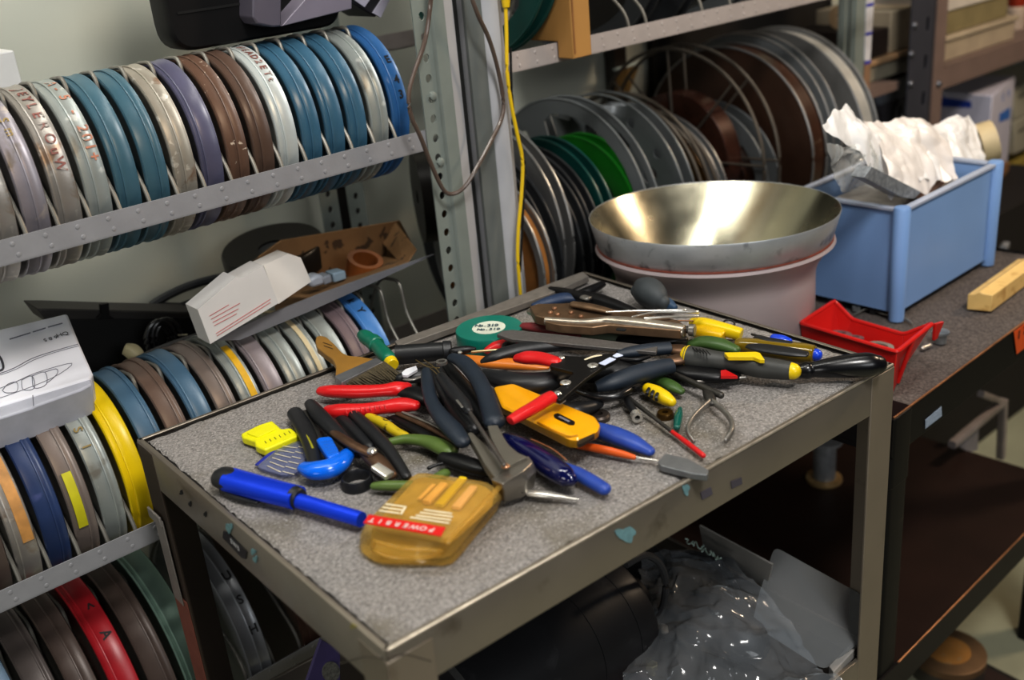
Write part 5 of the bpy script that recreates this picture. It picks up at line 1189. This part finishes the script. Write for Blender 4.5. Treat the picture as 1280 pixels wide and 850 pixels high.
# navy handled diagonal cutters
t = tool('diagonal_cutters', 'large navy handled cutters with grey steel jaws pointing to the viewer', 'cutters', 600, 540)
sw(t, 'handle', mnav, [(533, 464, .030, 13), (534.5, 480, .032, 17), (540, 503, .032, 18), (553, 523, .031, 22), (567, 538, .029, 24), (578, 552, .027, 20)], flat=.75)
sw(t, 'handle', mnav, [(566, 447, .034, 13), (580, 453, .036, 19), (596, 472, .036, 21), (606, 492, .034, 23), (612, 510, .032, 25), (618, 527, .030, 28)], flat=.7)
mjw = mat('cutter_jaw_grey', '77736a', rough=.4, metal=.5, var=.06, vs=40)
MB().plate(rpoly(tp([(584, 541), (590, 540), (607, 556), (622, 574), (652, 572), (634, 587), (618, 596), (606, 580), (596, 562)], .030), .002), .009).build('cutter_arm', mjw, t, bevel=.001)
MB().plate(rpoly(tp([(609, 532), (622, 531), (629, 545), (636, 556), (648, 566), (660, 571), (648, 576), (632, 584), (626, 570), (614, 548)], .033), .002), .008).build('cutter_arm', mjw, t, bevel=.001)
mjl = mat('cutter_jaw_polished', '97928a', rough=.3, metal=.8, var=.06, vs=40)
top = [T(x, y, .030) for x, y in ((614, 600), (640, 585), (661, 569), (668, 578))]
MB().loft([rpoly([T(x, y, .030) for x, y in ((613, 599), (637, 586), (660, 569.5), (666, 577), (652, 590), (628, 605))], .002), rpoly([T(x, y, .022) for x, y in ((614, 603), (640, 592), (664, 574), (671, 588), (660, 600), (630, 615))], .003), rpoly([T(x, y, .006) for x, y in ((618, 622), (640, 612), (666, 596), (669, 607), (656, 621), (632, 628))], .003)]).build('jaw', mjl, t, bevel=.0008)
sw(t, 'jaw_gap', mhole, [(640, 592, .0245, 1.6), (648, 606, .016, 1.6), (653, 616, .011, 1.6)], smooth=3)
disc(t, 'pivot', mcop, 632, 583.5, .0335, .0035, .002)
# thin screwdriver lying over the cutters
t = tool('slim_screwdriver', 'slim black screwdriver whose shaft lies over the cutter jaws', 'screwdriver', 590, 520)
sw(t, 'handle', mbr, [(552, 472, .040, 14), (566, 490, .041, 18), (580, 506, .041, 17), (586, 514, .041, 11)], ends='round')
sw(t, 'shaft', steel('shaft_grey', '6c6763', rough=.35), [(585, 512, .041, 5.5), (608, 547, .0405, 5.5), (630, 581, .040, 6)], smooth=0)
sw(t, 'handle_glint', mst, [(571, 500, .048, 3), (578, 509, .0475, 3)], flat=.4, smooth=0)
# black torch, green driver
t = tool('black_flashlight', 'black cylindrical flashlight at the rear left edge of the cart', 'flashlight', 528, 437)
sw(t, 'body', mat('torch_black', '1a1b1d', rough=.38, var=.08), [(495, 444, .016, 25), (530, 441, .016, 24), (556, 439, .016, 23)], ends='flat', smooth=0, n=28)
sw(t, 'tail_ring', mbr, [(555, 439, .016, 26), (564, 438, .016, 25)], ends='bevel', smooth=0)
sw(t, 'switch', mblkm, [(567, 440, .019, 12), (583, 437, .020, 10), (593, 436, .020, 5)])
sw(t, 'brass_rod', mat('brass_pale', 'b7a27c', rough=.3, metal=.8), [(590, 440, .019, 3.5), (627, 437, .018, 3.5)], smooth=0)
disc(t, 'screw', mch, 575, 441, .026, .0025)
t = tool('green_screwdriver', 'green ribbed screwdriver handle sticking out behind the black flashlight', 'screwdriver', 470, 435)
mgd = rubber('grip_teal_green', '0f6a54', rough=.38)
sw(t, 'handle', mgd, [(453, 419, .020, 14), (458, 422, .020, 19), (470, 431, .019, 17), (478, 440, .018, 19), (486, 449, .016, 20)], ends='round')
sw(t, 'handle_ridge', mgd, [(466, 427, .0196, 21), (471, 431, .0192, 21)], ends='bevel', smooth=0)
sw(t, 'yellow_collar', myel, [(487, 451, .015, 18), (491, 456, .014, 16)], ends='bevel', smooth=0)
# paint brush
t = tool('paint_brush', 'flat paint brush with brown wooden handle over the rear cart edge', 'paint brush', 450, 455)
mwh = mat('brush_wood', '8d6a2f', rough=.45, var=.1, vs=40)
MB().plate(rpoly(tp([(394, 427), (395, 421), (400, 419), (408, 421), (418, 430), (428, 441), (436, 444.5), (450, 445.5), (468, 448.5), (440, 462), (419, 470.5), (420, 458), (416, 449), (406, 442), (396, 434)], .021), .004), .008).build('handle', mwh, t, bevel=.002)
mb = MB()
for k in range(2):
    mb.sweep(sp([(404+k*1, 428+k*4, .0213, 1.4), (415+k*1, 432+k*4, .0213, 1.4)]), flat=.3, smooth=0, n=6)
mb.build('handle_stamp', mat('stamp_brown', '3f2c12', rough=.7), t)
MB().plate(rpoly(tp([(418, 470), (470, 447), (479, 452), (427, 478)], .0215), .0015), .011).build('ferrule', mat('ferrule_tin', '8f9093', rough=.35, metal=.7, var=.15, vs=60), t, bevel=.001)
mb = MB(); rows = []
for k in range(40):
    f = k/39; a = T(427+52*f, 478-26*f, .0205); rows.append((a, T(440+62*f+2*random.random(), 483-14*f+4*math.sin(f*9)*.6+2*random.random(), .010)))
mbz = mat('bristle_olive', '4d4532', rough=.8, var=.5, vs=700)
for a, b in rows:
    for dz in (0, -.004, -.007):
        mb.sweep([(a+UP*dz, .0011), (b+UP*(dz*.6)+Vector((random.uniform(-.002, .002), random.uniform(-.002, .002), 0)), .0007)], smooth=0, n=5, ends='flat')
mb.build('bristles', mbz, t, kind='stuff')
# green tape roll
t = tool('green_tape_roll', 'roll of green insulating tape with white printed core', 'tape roll', 610, 425)
c = T(611, 409.5, .019); R0 = pw(42, c); cz = Vector((c.x, c.y, TOP-.0015))
mtp = mat('tape_green', '0d7263', rough=.3, var=.05, vs=30); 
MB().lathe(cz, UP, [(0, R0*.50), (0, R0*.985), (.001, R0), (.0195, R0), (.0205, R0*.985), (.0205, R0*.50)], 72, closed=True).build('tape', mtp, t)
MB().lathe(cz, UP, [(0, 0), (0, R0*.5), (.0208, R0*.5), (.0208, R0*.47), (.0196, 0)], 48).build('core_disc', mat('core_cream', 'c9cdbf', rough=.5), t); cdis = bpy.data.objects['core_disc']
mb = MB(); cr = Vector((1, -1.15, 0)).normalized(); cuv = Vector((-cr.y, cr.x, 0)); ctp = cz+UP*.0212
for i, ch in enumerate('No.310'): add_text(mb, ch, ctp+cr*((i-2.9)*.0043-.001)+cuv*.0055, cr, cuv, .0085, .03)
for i, ch in enumerate('No.310'): add_text(mb, ch, ctp+cr*((i-2.5)*.0043+.001)-cuv*.006, cr, cuv, .0075, .03)
mb.build('core_print', mat('print_teal_dark', '2a4a58', rough=.6), cdis)
t = tool('flat_bar', 'long flat grey steel bar lying along the rear edge of the cart', 'bar', 600, 395)
MB().plate(tp([(493, 426), (600, 388), (690, 353), (728, 339.5), (736, 345), (690, 366), (640, 384), (560, 411), (498, 433)], .010), .008).build('bar_body', mat('bar_worn_grey', '77726c', rough=.6, metal=.3, var=.15, vs=80), t, bevel=.0008)
# flat file, orange knife, red grips below
t = tool('flat_file', 'long flat grey steel file across the rear of the tools', 'file', 720, 424)
mfl = mat('file_grey', '6d6a68', rough=.5, metal=.5, var=.12, vs=300)
P = tp([(621, 418), (628, 413), (640, 412), (700, 418), (757, 425), (822, 433), (820, 440), (752, 434), (690, 428), (640, 424)], .030)
MB().plate(P, .004).build('blade', mfl, t, bevel=.0006)
t = tool('orange_knife', 'orange knife handle lying behind the red crimper grip', 'knife', 630, 455)
sw(t, 'handle', mora, [(579, 446, .012, 8), (592, 450, .013, 13), (612, 453, .014, 15), (640, 455, .014, 15), (668, 458, .013, 12), (684, 459.5, .012, 6)], flat=.6)
sw(t, 'blade', mst, [(634, 464, .010, 5), (660, 463, .010, 12), (684, 460, .010, 12)], flat=.15, ends='bevel')
t = tool('red_handle_pliers', 'red grip just in front of the green tape roll', 'pliers', 632, 432)
sw(t, 'handle', mredg, [(610, 438, .010, 10), (622, 433, .012, 15), (640, 431, .012, 15), (654, 430, .011, 12)], flat=.75)
sw(t, 'jaw', mstd, [(630, 441, .014, 6), (634, 430, .016, 9), (643, 432, .016, 6)], flat=.5)
# tin snips (big black handles)
t = tool('tin_snips', 'big tin snips with thick black handles in the middle of the heap', 'snips', 690, 455)
sw(t, 'handle', mbr, [(604, 452, .016, 8), (618, 446, .020, 15), (645, 438, .022, 17), (680, 433, .023, 17), (715, 430.5, .023, 15), (752, 431.5, .022, 14), (766, 433, .021, 12)], flat=.7)
sw(t, 'handle', mbr, [(608, 467, .018, 14), (625, 474, .020, 24), (650, 479, .022, 28), (680, 478, .022, 27), (702, 471, .022, 20), (726, 464, .022, 16)], flat=.7)
sw(t, 'joint', mblkm, [(700, 466, .018, 24), (740, 462, .018, 34), (775, 462, .016, 34), (800, 464, .014, 26)], flat=.6)
t = tool('navy_pliers', 'pliers with navy sleeves right of the crimping tool', 'pliers', 800, 450)
sw(t, 'handle', mnav, [(772, 443, .026, 10), (790, 440, .026, 15), (815, 437, .025, 17), (838, 435, .024, 16)], flat=.8, ends='flat')
sw(t, 'handle', mnav, [(745, 484, .020, 14), (765, 478, .022, 22), (795, 468, .023, 24), (820, 461, .023, 22), (839, 457, .022, 20)], flat=.8, ends='flat')
sw(t, 'jaw', mstb, [(836, 436, .022, 12), (850, 438, .022, 16), (862, 440, .021, 12)], flat=.6)
sw(t, 'jaw', mstb, [(836, 452, .020, 12), (850, 449, .020, 16), (862, 445, .020, 12)], flat=.6)
sw(t, 'spring', mblkm, [(776, 449, .028, 5), (795, 450, .028, 6), (812, 446, .028, 4)])
# crimping tool
t = tool('crimping_tool', 'black crimping tool with two red grips across the heap', 'crimper', 700, 475)
MB().plate(rpoly(tp([(686, 457), (700, 443.5), (712, 445), (731, 446), (764, 441), (776, 445), (766, 452), (754, 458), (731, 474), (712.5, 490), (700, 501), (690, 496), (701, 482), (718, 465), (706, 462)], .044), .004), .004).build('body_plate', mat('crimper_black', '101012', rough=.4, metal=.2, var=.05), t, bevel=.0006); crb = bpy.data.objects['body_plate']
sw(t, 'grip', mredg, [(648, 447.5, .036, 12), (658, 447, .038, 17), (675, 448, .040, 17), (692, 452, .042, 15), (696, 453, .042, 14)], flat=.7)
sw(t, 'grip', mredg, [(638, 526, .040, 13), (650, 519, .041, 16), (668, 509, .042, 17), (684, 499, .043, 17), (691, 496, .043, 17)], flat=.7, ends='bevel')
for x, y, r in ((702, 448, .0032), (707, 479, .0052), (697, 492.5, .0036), (741, 457.5, .0052)): disc(crb, 'rivet', mch, x, y, .0445, r, .0018, hole=r*.25)
sw(t, 'size_label', mat('label_lilac_white', 'c3cbe0', rough=.4), [(752, 455.5, .0455, 6), (766, 448, .0455, 6)], flat=.12, smooth=0, ends='bevel', sq=5)
sw(t, 'size_label', mat('label_lilac_white', 'c3cbe0', rough=.4), [(768, 446, .0455, 4), (775, 443, .0455, 6)], flat=.12, smooth=0, ends='bevel', sq=5)
sw(t, 'white_arc', mlw, [(731, 449.5, .0448, 2), (742, 445.5, .0448, 2.4), (752, 444, .0448, 1.5)], flat=.3)
# dark loop
t = tool('snap_ring_handle', 'black curved wire-like handle loop right of the crimping tool', 'handle', 755, 490)
sw(t, 'loop', mat('loop_black', '161618', rough=.3, coat=.3), [(718, 487, .020, 7), (735, 494, .018, 9), (755, 497, .017, 10), (775, 494, .017, 10), (787, 487, .017, 8)])
t = tool('black_cable_end', 'short black cable clump between yellow knife and loop handle', 'cable', 720, 508)
sw(t, 'cable', mbr, [(700, 505, .012, 14), (715, 512, .014, 20), (732, 510, .012, 18), (748, 505, .010, 12)], flat=.8)
sw(t, 'barcode_sticker', mat('sticker_stripes', 'a9adb4', rough=.4, var=.3, vs=400), [(694, 503, .036, 11), (701, 499, .036, 10)], flat=.1, smooth=0, ends='flat', sq=6)
# yellow knife
t = tool('yellow_cutter', 'large amber yellow plastic cutter with small black label', 'cutter', 690, 525)
MB().loft([rpoly(tp(P_, h_), .004, 4) for P_, h_ in ((((617, 487), (641, 482), (742, 525), (749, 533), (746, 545), (722, 558), (711, 558), (630, 516)), .014), (((616.5, 485), (641, 480), (744, 523), (751, 533), (748, 547), (722, 560), (710, 559), (628, 517)), .018), (((617, 484), (641, 479.5), (743, 521), (750, 531), (747, 540), (722, 551), (712, 550), (628, 510)), .027), (((620, 484), (641, 481), (740, 521), (746, 530), (742, 537), (722, 547), (714, 546), (632, 508)), .029))]).build('body', mylk, t, sharp=40)
MB().plate(rpoly(tp([(692, 518), (697, 516), (719, 527), (718, 531), (712, 531), (693, 522)], .0296), .002), .0012).build('black_label', mat('label_black_gloss', '131214', rough=.25), t); blab = bpy.data.objects['black_label']
mb = MB(); mb.sweep([(T(699, 520.5, .0298), .0013), (T(712, 527, .0298), .0013)], flat=.2, smooth=0, ends='flat'); mb.build('label_print', mat('print_grey', '77757a', rough=.5), blab)
MB().plate(tp([(721, 553), (725, 549), (743, 540.5), (743, 545), (736, 549.5), (728, 554), (723, 556)], .0272), .003).build('end_slot', mat('slot_dark', '2a2014', rough=.5), t)
sw(t, 'end_screw', mst, [(729, 547, .024, 5), (733, 545.5, .024, 5)], smooth=0)
sw(t, 'side_groove', mat('amber_shadow', 'a9740a', rough=.4), [(672, 527, .0297, 1.2), (700, 541, .0297, 1.2), (712, 545, .0297, 1.2), (722, 544, .0297, 1.2)], flat=.4)
# clear navy screwdriver
t = tool('navy_screwdriver', 'translucent navy screwdriver handle right of the cutter jaws', 'screwdriver', 675, 575)
sw(t, 'handle', mtrb, [(633, 549, .014, 18), (645, 556, .015, 26), (668, 570, .015, 29), (690, 585, .015, 31), (706, 595, .015, 27), (713, 599, .015, 18)], n=10)
sw(t, 'amber_line', mat('amber_line', '8c5a3a', rough=.4), [(664, 549, .026, 2), (690, 561, .026, 2), (708, 575, .024, 2)])
t = tool('blue_grip_pliers', 'blue grip and bright pointed tip in front of the navy screwdriver', 'pliers', 720, 605)
sw(t, 'handle', mblg, [(700, 582, .007, 12), (720, 591, .008, 17), (740, 602, .008, 18), (755, 611, .008, 17)], flat=.8)
sw(t, 'tip', mch, [(662, 616, .006, 10), (690, 619, .006, 9), (722, 624, .004, 3)], flat=.6)
t = tool('blue_grip_cutters', 'matt blue tapering grip beside the orange screwdriver', 'cutters', 785, 550)
sw(t, 'handle', mblg, [(740, 535, .008, 18), (765, 543, .009, 23), (790, 553, .009, 22), (812, 564, .007, 13)], flat=.75)
t = tool('orange_screwdriver', 'tiny orange screwdriver with bright shaft under the yellow cutter', 'screwdriver', 770, 567)
sw(t, 'handle', glossy('plastic_tangerine', 'cf5f22', rough=.35), [(722, 557, .007, 8), (748, 561, .007, 11), (775, 567, .006, 10), (792, 571.5, .0055, 7)])
sw(t, 'shaft', mch, [(791, 571, .0055, 3.5), (822, 576, .004, 3.5)], smooth=0)
t = tool('grey_bar', 'flat grey bar at the front rim of the cart', 'bar', 855, 580)
MB().plate(rpoly(tp([(822, 577), (832, 566.5), (860, 573), (886, 587), (884, 594), (866, 592), (826, 582)], .007), .002), .006).build('bar_body', mat('bar_grey', '76787a', rough=.35, metal=.4, var=.1, vs=100), t, bevel=.0008)
t = tool('red_screwdriver', 'thin screwdriver with grey shaft and bright red handle', 'screwdriver', 840, 540)
sw(t, 'shaft', mstd, [(785, 497, .009, 6), (815, 520, .007, 5.5), (838, 538, .006, 5)], smooth=0)
sw(t, 'handle', mredg, [(837, 537.5, .005, 5), (858, 553, .005, 7), (879, 569.5, .005, 7)], smooth=0)
t = tool('yellow_black_screwdriver', 'stubby yellow and black striped screwdriver handle pointing to the viewer', 'screwdriver', 826, 497)
sw(t, 'handle', myel, [(810, 486, .011, 15), (820, 491, .011, 19), (832, 498, .011, 18), (839, 502, .011, 13)])
for k in range(3): sw(t, 'black_band', mbr, [(812.5+k*5.2, 484+k*2.9, .0155, 4), (809+k*5.6, 489.5+k*3.2, .0165, 4.6), (808.5+k*6, 494+k*3.4, .012, 4)], flat=.4)
t = tool('green_grip', 'dark green grip lying behind the yellow and black screwdriver', 'pliers', 835, 481)
sw(t, 'handle', mgrnd, [(813, 473, .008, 10), (828, 477, .009, 14), (842, 484, .009, 15), (851, 489, .008, 10)], flat=.7)
t = tool('teal_bit', 'small translucent teal plug left of the steel spring hooks', 'plug', 847, 524)
sw(t, 'plug_body', mat('plastic_clear_teal', '0c5a50', rough=.15, coat=.5), [(850, 511, .006, 6), (848, 520, .006, 11), (846, 534, .005, 9)], flat=.9)
for x, y, r, m_, lab in ((831.6, 520, 11, mat('brass_dark', '5a431f', rough=.35, metal=.8), 'small dark brass washer beside the teal plug'), (749, 522, 14, mat('washer_dark', '4d4540', rough=.4, metal=.6), 'dark round washer beside the yellow cutter')):
    c = T(x, y, 0); r = pw(r, c); MB().lathe(Vector((c.x, c.y, TOP-.0015)), UP, [(0, r*.35), (0, r), (.004, r), (.006, r*.85), (.006, r*.35)], 32, closed=True).solo('washer', m_, lab, 'washer', Vector((c.x, c.y, TOP-.0015)))
t = tool('nut_driver', 'black nut driver with round bright end in the middle right', 'nut driver', 790, 510)
sw(t, 'shaft', mbr, [(779, 492, .008, 8), (788, 507, .007, 10), (794, 517, .0065, 9)])
c = T(795.5, 520, .006); MB().lathe(c, (T(795.5, 520, .006)-T(788, 507, .006)).normalized(), [(-.004, .0025), (-.004, .0050), (.004, .0052), (.004, .0025)], 24, closed=True).build('socket', mch, t)
# snap ring pliers with spring arms
t = tool('spring_hooks', 'bright steel spring with two curved hook ends on bare carpet', 'pliers', 885, 525)
sw(t, 'hook', mst, [(888, 502, .010, 8), (875, 513, .010, 7), (863, 527, .009, 6), (860, 540, .008, 6), (867, 552, .005, 5)], flat=1.5)
sw(t, 'hook', mst, [(890, 502, .010, 8), (902, 511, .010, 7), (913, 524, .009, 7), (915, 538, .008, 7), (907, 551, .005, 6)], flat=1.5)
sw(t, 'joint', mstd, [(884, 488, .010, 12), (887, 496, .011, 15), (890, 504, .010, 10)], flat=.7)
sw(t, 'shaft', mstd, [(842, 467, .013, 6), (870, 480, .013, 8), (901, 494, .013, 9)], smooth=0)
sw(t, 'shaft', mst, [(824, 470, .010, 4), (845, 480, .010, 4)], smooth=0)
# black pliers below the stubby screwdriver
t = tool('black_pliers', 'flat black pliers with red dot under the grey yellow screwdriver', 'pliers', 870, 470)
sw(t, 'handle', mblkm, [(830, 460, .008, 16), (860, 466, .010, 22), (895, 470, .010, 18), (920, 470, .008, 12)], flat=.6)
MB().plate(tp([(901, 463), (907, 462), (922, 470), (901, 470)], .0175), .003).build('red_dot', mredg, t)
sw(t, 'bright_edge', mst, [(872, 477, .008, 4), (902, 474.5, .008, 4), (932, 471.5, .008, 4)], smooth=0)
# stubby grey/yellow screwdriver
t = tool('grey_yellow_screwdriver', 'fat dark grey screwdriver handle with yellow inlay and yellow end cap', 'screwdriver', 925, 452)
mgs = rubber('grip_dark_grey', '3b3c3a', rough=.5)
sw(t, 'handle', mgs, [(858, 446.5, .020, 30), (875, 448.5, .020, 29), (895, 451, .019, 25), (920, 454, .018, 25), (950, 459, .018, 27), (975, 462, .018, 25), (988, 463.5, .018, 23)], ends='bevel')
sw(t, 'front_ring', myel, [(855, 446, .020, 27), (860, 446.7, .020, 31)], ends='bevel', smooth=0)
sw(t, 'end_cap', myel, [(985, 463, .018, 23), (991, 464, .018, 21)], ends='round', smooth=0)
MB().plate(rpoly(tp([(905, 440.5), (945, 439.5), (950, 441), (956, 449.5), (950, 449.5), (942, 446), (910, 446)], .0315), .001), .004).build('yellow_inlay', myel, t, bevel=.0008)
mb = MB()
for k in range(5): mb.sweep(sp([(866+k*4.2, 434.5+k*.8, .032, 1.8), (871+k*4.2, 440+k*.8, .033, 1.8)]), smooth=0, n=6, flat=.6)
mb.build('grip_slot', mhole, t)
# black file handle
t = tool('black_handle_file', 'file with glossy black tapering handle at the right cart corner', 'file', 1050, 458)
sw(t, 'handle', mat('handle_gloss_black', '0a0a0e', rough=.3, coat=.15), [(999, 464, .012, 17), (1008, 463, .012, 22), (1016, 462, .012, 20), (1035, 460, .014, 25), (1062, 457.5, .015, 30), (1085, 456, .015, 31), (1096, 456, .014, 25)])
sw(t, 'shank', mblkm, [(985, 460, .012, 14), (1002, 466, .010, 10)], smooth=0)
# amber/black screwdriver
t = tool('amber_screwdriver', 'clear amber screwdriver handle with black flutes and blue end', 'screwdriver', 970, 436)
mab = mat('plastic_clear_amber', '7a6412', rough=.15, var=.1, coat=.5)
sw(t, 'handle', mab, [(920, 431, .014, 15), (930, 432, .014, 20), (960, 435.5, .014, 23), (1000, 441, .014, 26), (1017, 443.5, .014, 25)], ends='bevel', n=10)
sw(t, 'black_flute', mbr, [(935, 432.5, .024, 6), (950, 434.5, .025, 11), (985, 439.5, .026, 12), (1008, 442.5, .025, 8)], flat=.35)
sw(t, 'black_flute', mbr, [(944, 421.5, .021, 4), (960, 424, .023, 5), (990, 429, .023, 5)], flat=.35)
sw(t, 'end_plug', glossy('plastic_royal_blue', '2149c8'), [(1015, 443, .014, 17), (1020, 443.7, .014, 16)], smooth=0)
sw(t, 'shaft', mstd, [(905, 429, .012, 6), (922, 431, .013, 9)], smooth=0)
t = tool('blue_plug', 'small blue plastic plug half hidden behind the amber screwdriver', 'plug', 977, 424)
sw(t, 'plug_body', glossy('plastic_royal_blue', '2149c8'), [(968, 422, .010, 10), (978, 424, .010, 11), (986, 426, .009, 8)], flat=.7)
t = tool('dark_pick', 'thin dark pick behind the amber screwdriver', 'pick', 950, 421)
sw(t, 'pick_shaft', mstd, [(940, 418, .008, 3), (955, 422, .010, 4), (972, 427, .010, 4)])
# yellow two-part knife
t = tool('yellow_pocket_knife', 'yellow folding knife with two bodies near the locking pliers knob', 'knife', 895, 410)
sw(t, 'rear_body', myel, [(866, 403, .016, 12), (880, 406, .018, 17), (905, 412, .017, 16), (926, 418, .014, 15)], flat=.9, ends='bevel', sq=3)
sw(t, 'front_body', mat('plastic_yellow_deep', 'd0aa08', rough=.33), [(866, 411, .012, 14), (880, 415, .013, 20), (895, 419, .013, 20), (904, 421.5, .012, 18)], flat=.8, ends='bevel', sq=3)
sw(t, 'black_joint', mblkm, [(905, 428, .012, 9), (912, 429, .012, 10), (920, 428, .011, 8)])
sw(t, 'metal_rod', mcop, [(848, 401, .022, 2), (866, 401, .022, 2)], smooth=0)
t = tool('wire_ring', 'small open ring of dark wire at the rear right edge', 'ring', 912, 404)
mb = MB(); mb.tube([T(x, y, .006) for x, y in ((903, 405), (906, 401), (912, 400), (917, 402), (918, 406), (914, 408))], .0012); mb.build('wire', mstd, t)
t = tool('olive_grip', 'olive green grip behind the grey yellow screwdriver', 'pliers', 895, 432)
sw(t, 'handle', mgrnd, [(866, 430, .020, 14), (880, 428, .023, 17), (900, 431, .024, 18), (919, 437, .022, 12)], flat=.7)
sw(t, 'jaw', mstd, [(845, 430, .016, 8), (868, 431, .018, 12)], flat=.6)
# locking pliers
t = tool('locking_pliers', 'long nickel locking pliers with brown jaws and adjusting knob', 'pliers', 765, 398)
mnk = steel('nickel', 'a89f92', rough=.24); mlp = steel('locking_brown', '7d6650', rough=.36)
MB().plate(rpoly(tp([(662, 383), (672, 379.5), (703, 379), (722, 378), (748, 382), (770, 387), (803, 391), (848, 400), (858, 409), (850, 413), (760, 406), (740, 409), (700, 406), (681, 402), (684, 397), (676, 396), (668, 394)], .040), .002), .010).build('jaw_plate', mlp, t, bevel=.001); jpl = bpy.data.objects['jaw_plate']
sw(t, 'lower_handle', mnk, [(682, 401, .038, 10), (700, 402.5, .038, 11), (725, 404.5, .038, 12), (745, 403.5, .038, 13), (760, 402.5, .038, 15), (785, 405, .038, 18), (820, 409.5, .037, 19), (855, 414, .036, 17)], ends='bevel')
sw(t, 'handle_slot', mhole, [(772, 411.5, .045, 4), (781, 412.5, .045, 4)], flat=.4, smooth=0)
sw(t, 'adjusting_knob', mst, [(862, 412.5, .036, 15), (868, 413, .036, 16)], ends='bevel', smooth=0, n=12)
sw(t, 'knob_thread', mstd, [(854, 412, .036, 9), (863, 412.5, .036, 9)], ends='flat', smooth=0)
sw(t, 'upper_lever', mlp, [(716, 380, .044, 8), (740, 384, .045, 9), (762, 389, .044, 7)], flat=.5)
sw(t, 'jaw_tip', mnk, [(664, 389, .032, 10), (674, 393, .033, 11), (682, 395, .034, 9)], flat=.7)
for x, y in ((693, 386), (688, 391), (697, 393.5), (714, 391), (726, 396), (736, 387), (748, 388)): disc(jpl, 'rivet', mcop, x, y, .0405, .0026, .0022)
# dental picks
for k, (P, lab) in enumerate((([(758, 390, .046, 2.5), (800, 388.5, .044, 3), (853, 388, .040, 3.5)], 'thin bright steel pick, rearmost of three beyond the locking pliers'), ([(790, 396, .046, 2), (812, 391.5, .044, 3), (830, 390, .042, 3), (869, 390, .036, 4)], 'thin bright steel pick with bend, middle of three beyond the locking pliers'), ([(806, 398, .046, 4), (835, 396.5, .043, 3.5), (869, 395.5, .036, 4)], 'thin bright steel pick, nearest of three beyond the locking pliers'))):
    t = tool('steel_pick', lab, 'pick', P[1][0], P[1][1], 'steel picks behind the locking pliers'); sw(t, 'rod', mch, P, label=None); sw(t, 'tip', mch, [P[-1], (P[-1][0]+3, P[-1][1], P[-1][2]-.001, 5)], smooth=0)
# red and olive grips under the file
t = tool('faded_red_grip', 'faded dark red grip between the file and the locking pliers', 'pliers', 688, 413)
sw(t, 'handle', mat('grip_red_faded', '7a2c30', rough=.5), [(655, 408, .018, 10), (675, 410, .020, 14), (700, 414, .020, 15), (722, 419, .018, 11)], flat=.7)
t = tool('faded_green_grip', 'faded grey-green grip under the locking pliers handle', 'pliers', 745, 420)
sw(t, 'handle', mat('grip_green_faded', '56604f', rough=.5), [(708, 412, .016, 12), (730, 416, .018, 16), (755, 420, .018, 16), (777, 424, .016, 12)], flat=.7)
sw(t, 'jaw', mblkm, [(776, 424, .016, 14), (800, 424, .018, 18), (835, 424, .018, 16), (855, 424, .016, 10)], flat=.6)
# black pliers at the rear corner
t = tool('needle_nose_pliers', 'black needle nose pliers at the rear corner of the cart', 'pliers', 725, 366)
sw(t, 'jaw', mblkm, [(688, 360, .010, 5), (705, 364, .012, 9), (722, 369, .013, 12), (735, 374, .012, 14)], flat=.7)
sw(t, 'handle', mblkm, [(722, 368, .010, 9), (738, 362.5, .011, 12), (752, 355.5, .010, 9)], flat=.7)
sw(t, 'handle', mblkm, [(728, 370, .010, 14), (748, 374, .011, 15), (770, 381, .010, 13), (792, 389, .009, 9)], flat=.7)
sw(t, 'joint', mst, [(729, 371, .018, 7), (735, 373, .018, 7)], flat=.4, smooth=0)
t = tool('blue_handle_pliers', 'dark blue grip under the black needle nose pliers', 'pliers', 697, 375)
sw(t, 'handle', rubber('grip_blue_dark', '223450', rough=.5), [(668, 382, .008, 8), (685, 377, .010, 13), (705, 372.5, .010, 14), (722, 373, .009, 10)], flat=.7)
# blower bulb
t = tool('blower_bulb', 'dull dark grey rubber blower bulb with blue nozzle at the rear edge', 'blower', 815, 368)
mbu = rubber('bulb_grey', '3c4144', rough=.6)
sw(t, 'bulb', mbu, [(797, 364, .018, 18), (802, 362, .020, 30), (812, 366, .021, 38), (822, 373, .019, 31), (829, 378, .016, 18)], n=24)
sw(t, 'nozzle', rubber('nozzle_blue', '2a4560', rough=.5), [(827, 377, .014, 17), (836, 381, .012, 16), (842, 384, .011, 10)])
# little things near the flashlight
t = tool('brass_pins', 'bundle of thin brass wires in front of the flashlight', 'wire', 540, 470)
for P in ([(524, 453, .022, 1.5), (540, 462, .034, 1.5), (556, 478, .040, 1.5)], [(530, 450, .022, 1.5), (546, 462, .034, 1.5), (560, 482, .040, 1.5)], [(520, 450, .022, 1.4), (534, 458, .030, 1.4), (549, 460, .034, 1.4)]): sw(t, 'pin', mat('brass_wire', '8c7a50', rough=.35, metal=.7), P)
t = tool('steel_eyelet', 'small bright steel eyelet ring in front of the flashlight', 'eyelet', 552, 454)
c = T(552, 453, .032); MB().lathe(c, UP, [(-.0015, .0035), (-.0015, .006), (.0015, .006), (.0015, .0035)], 24, closed=True).build('ring', mst, t)
t = tool('white_capped_tube', 'black tube with white tag left of the navy cutters', 'tube', 512, 468)
sw(t, 'tube_body', mbr, [(502, 473, .012, 14), (520, 470, .012, 18), (535, 466, .012, 18)], flat=.8)
MB().plate(rpoly(tp([(502, 465.5), (507, 461), (520, 457), (522, 461.5), (509, 469), (503, 468.5)], .021), .001), .003).build('white_tag', mat('tag_white', 'd0d2d8', rough=.4), t, bevel=.0006)
sw(t, 'chrome_ring', mst, [(505, 474, .016, 3), (515, 474.5, .017, 4), (526, 471, .017, 3)], flat=.5)
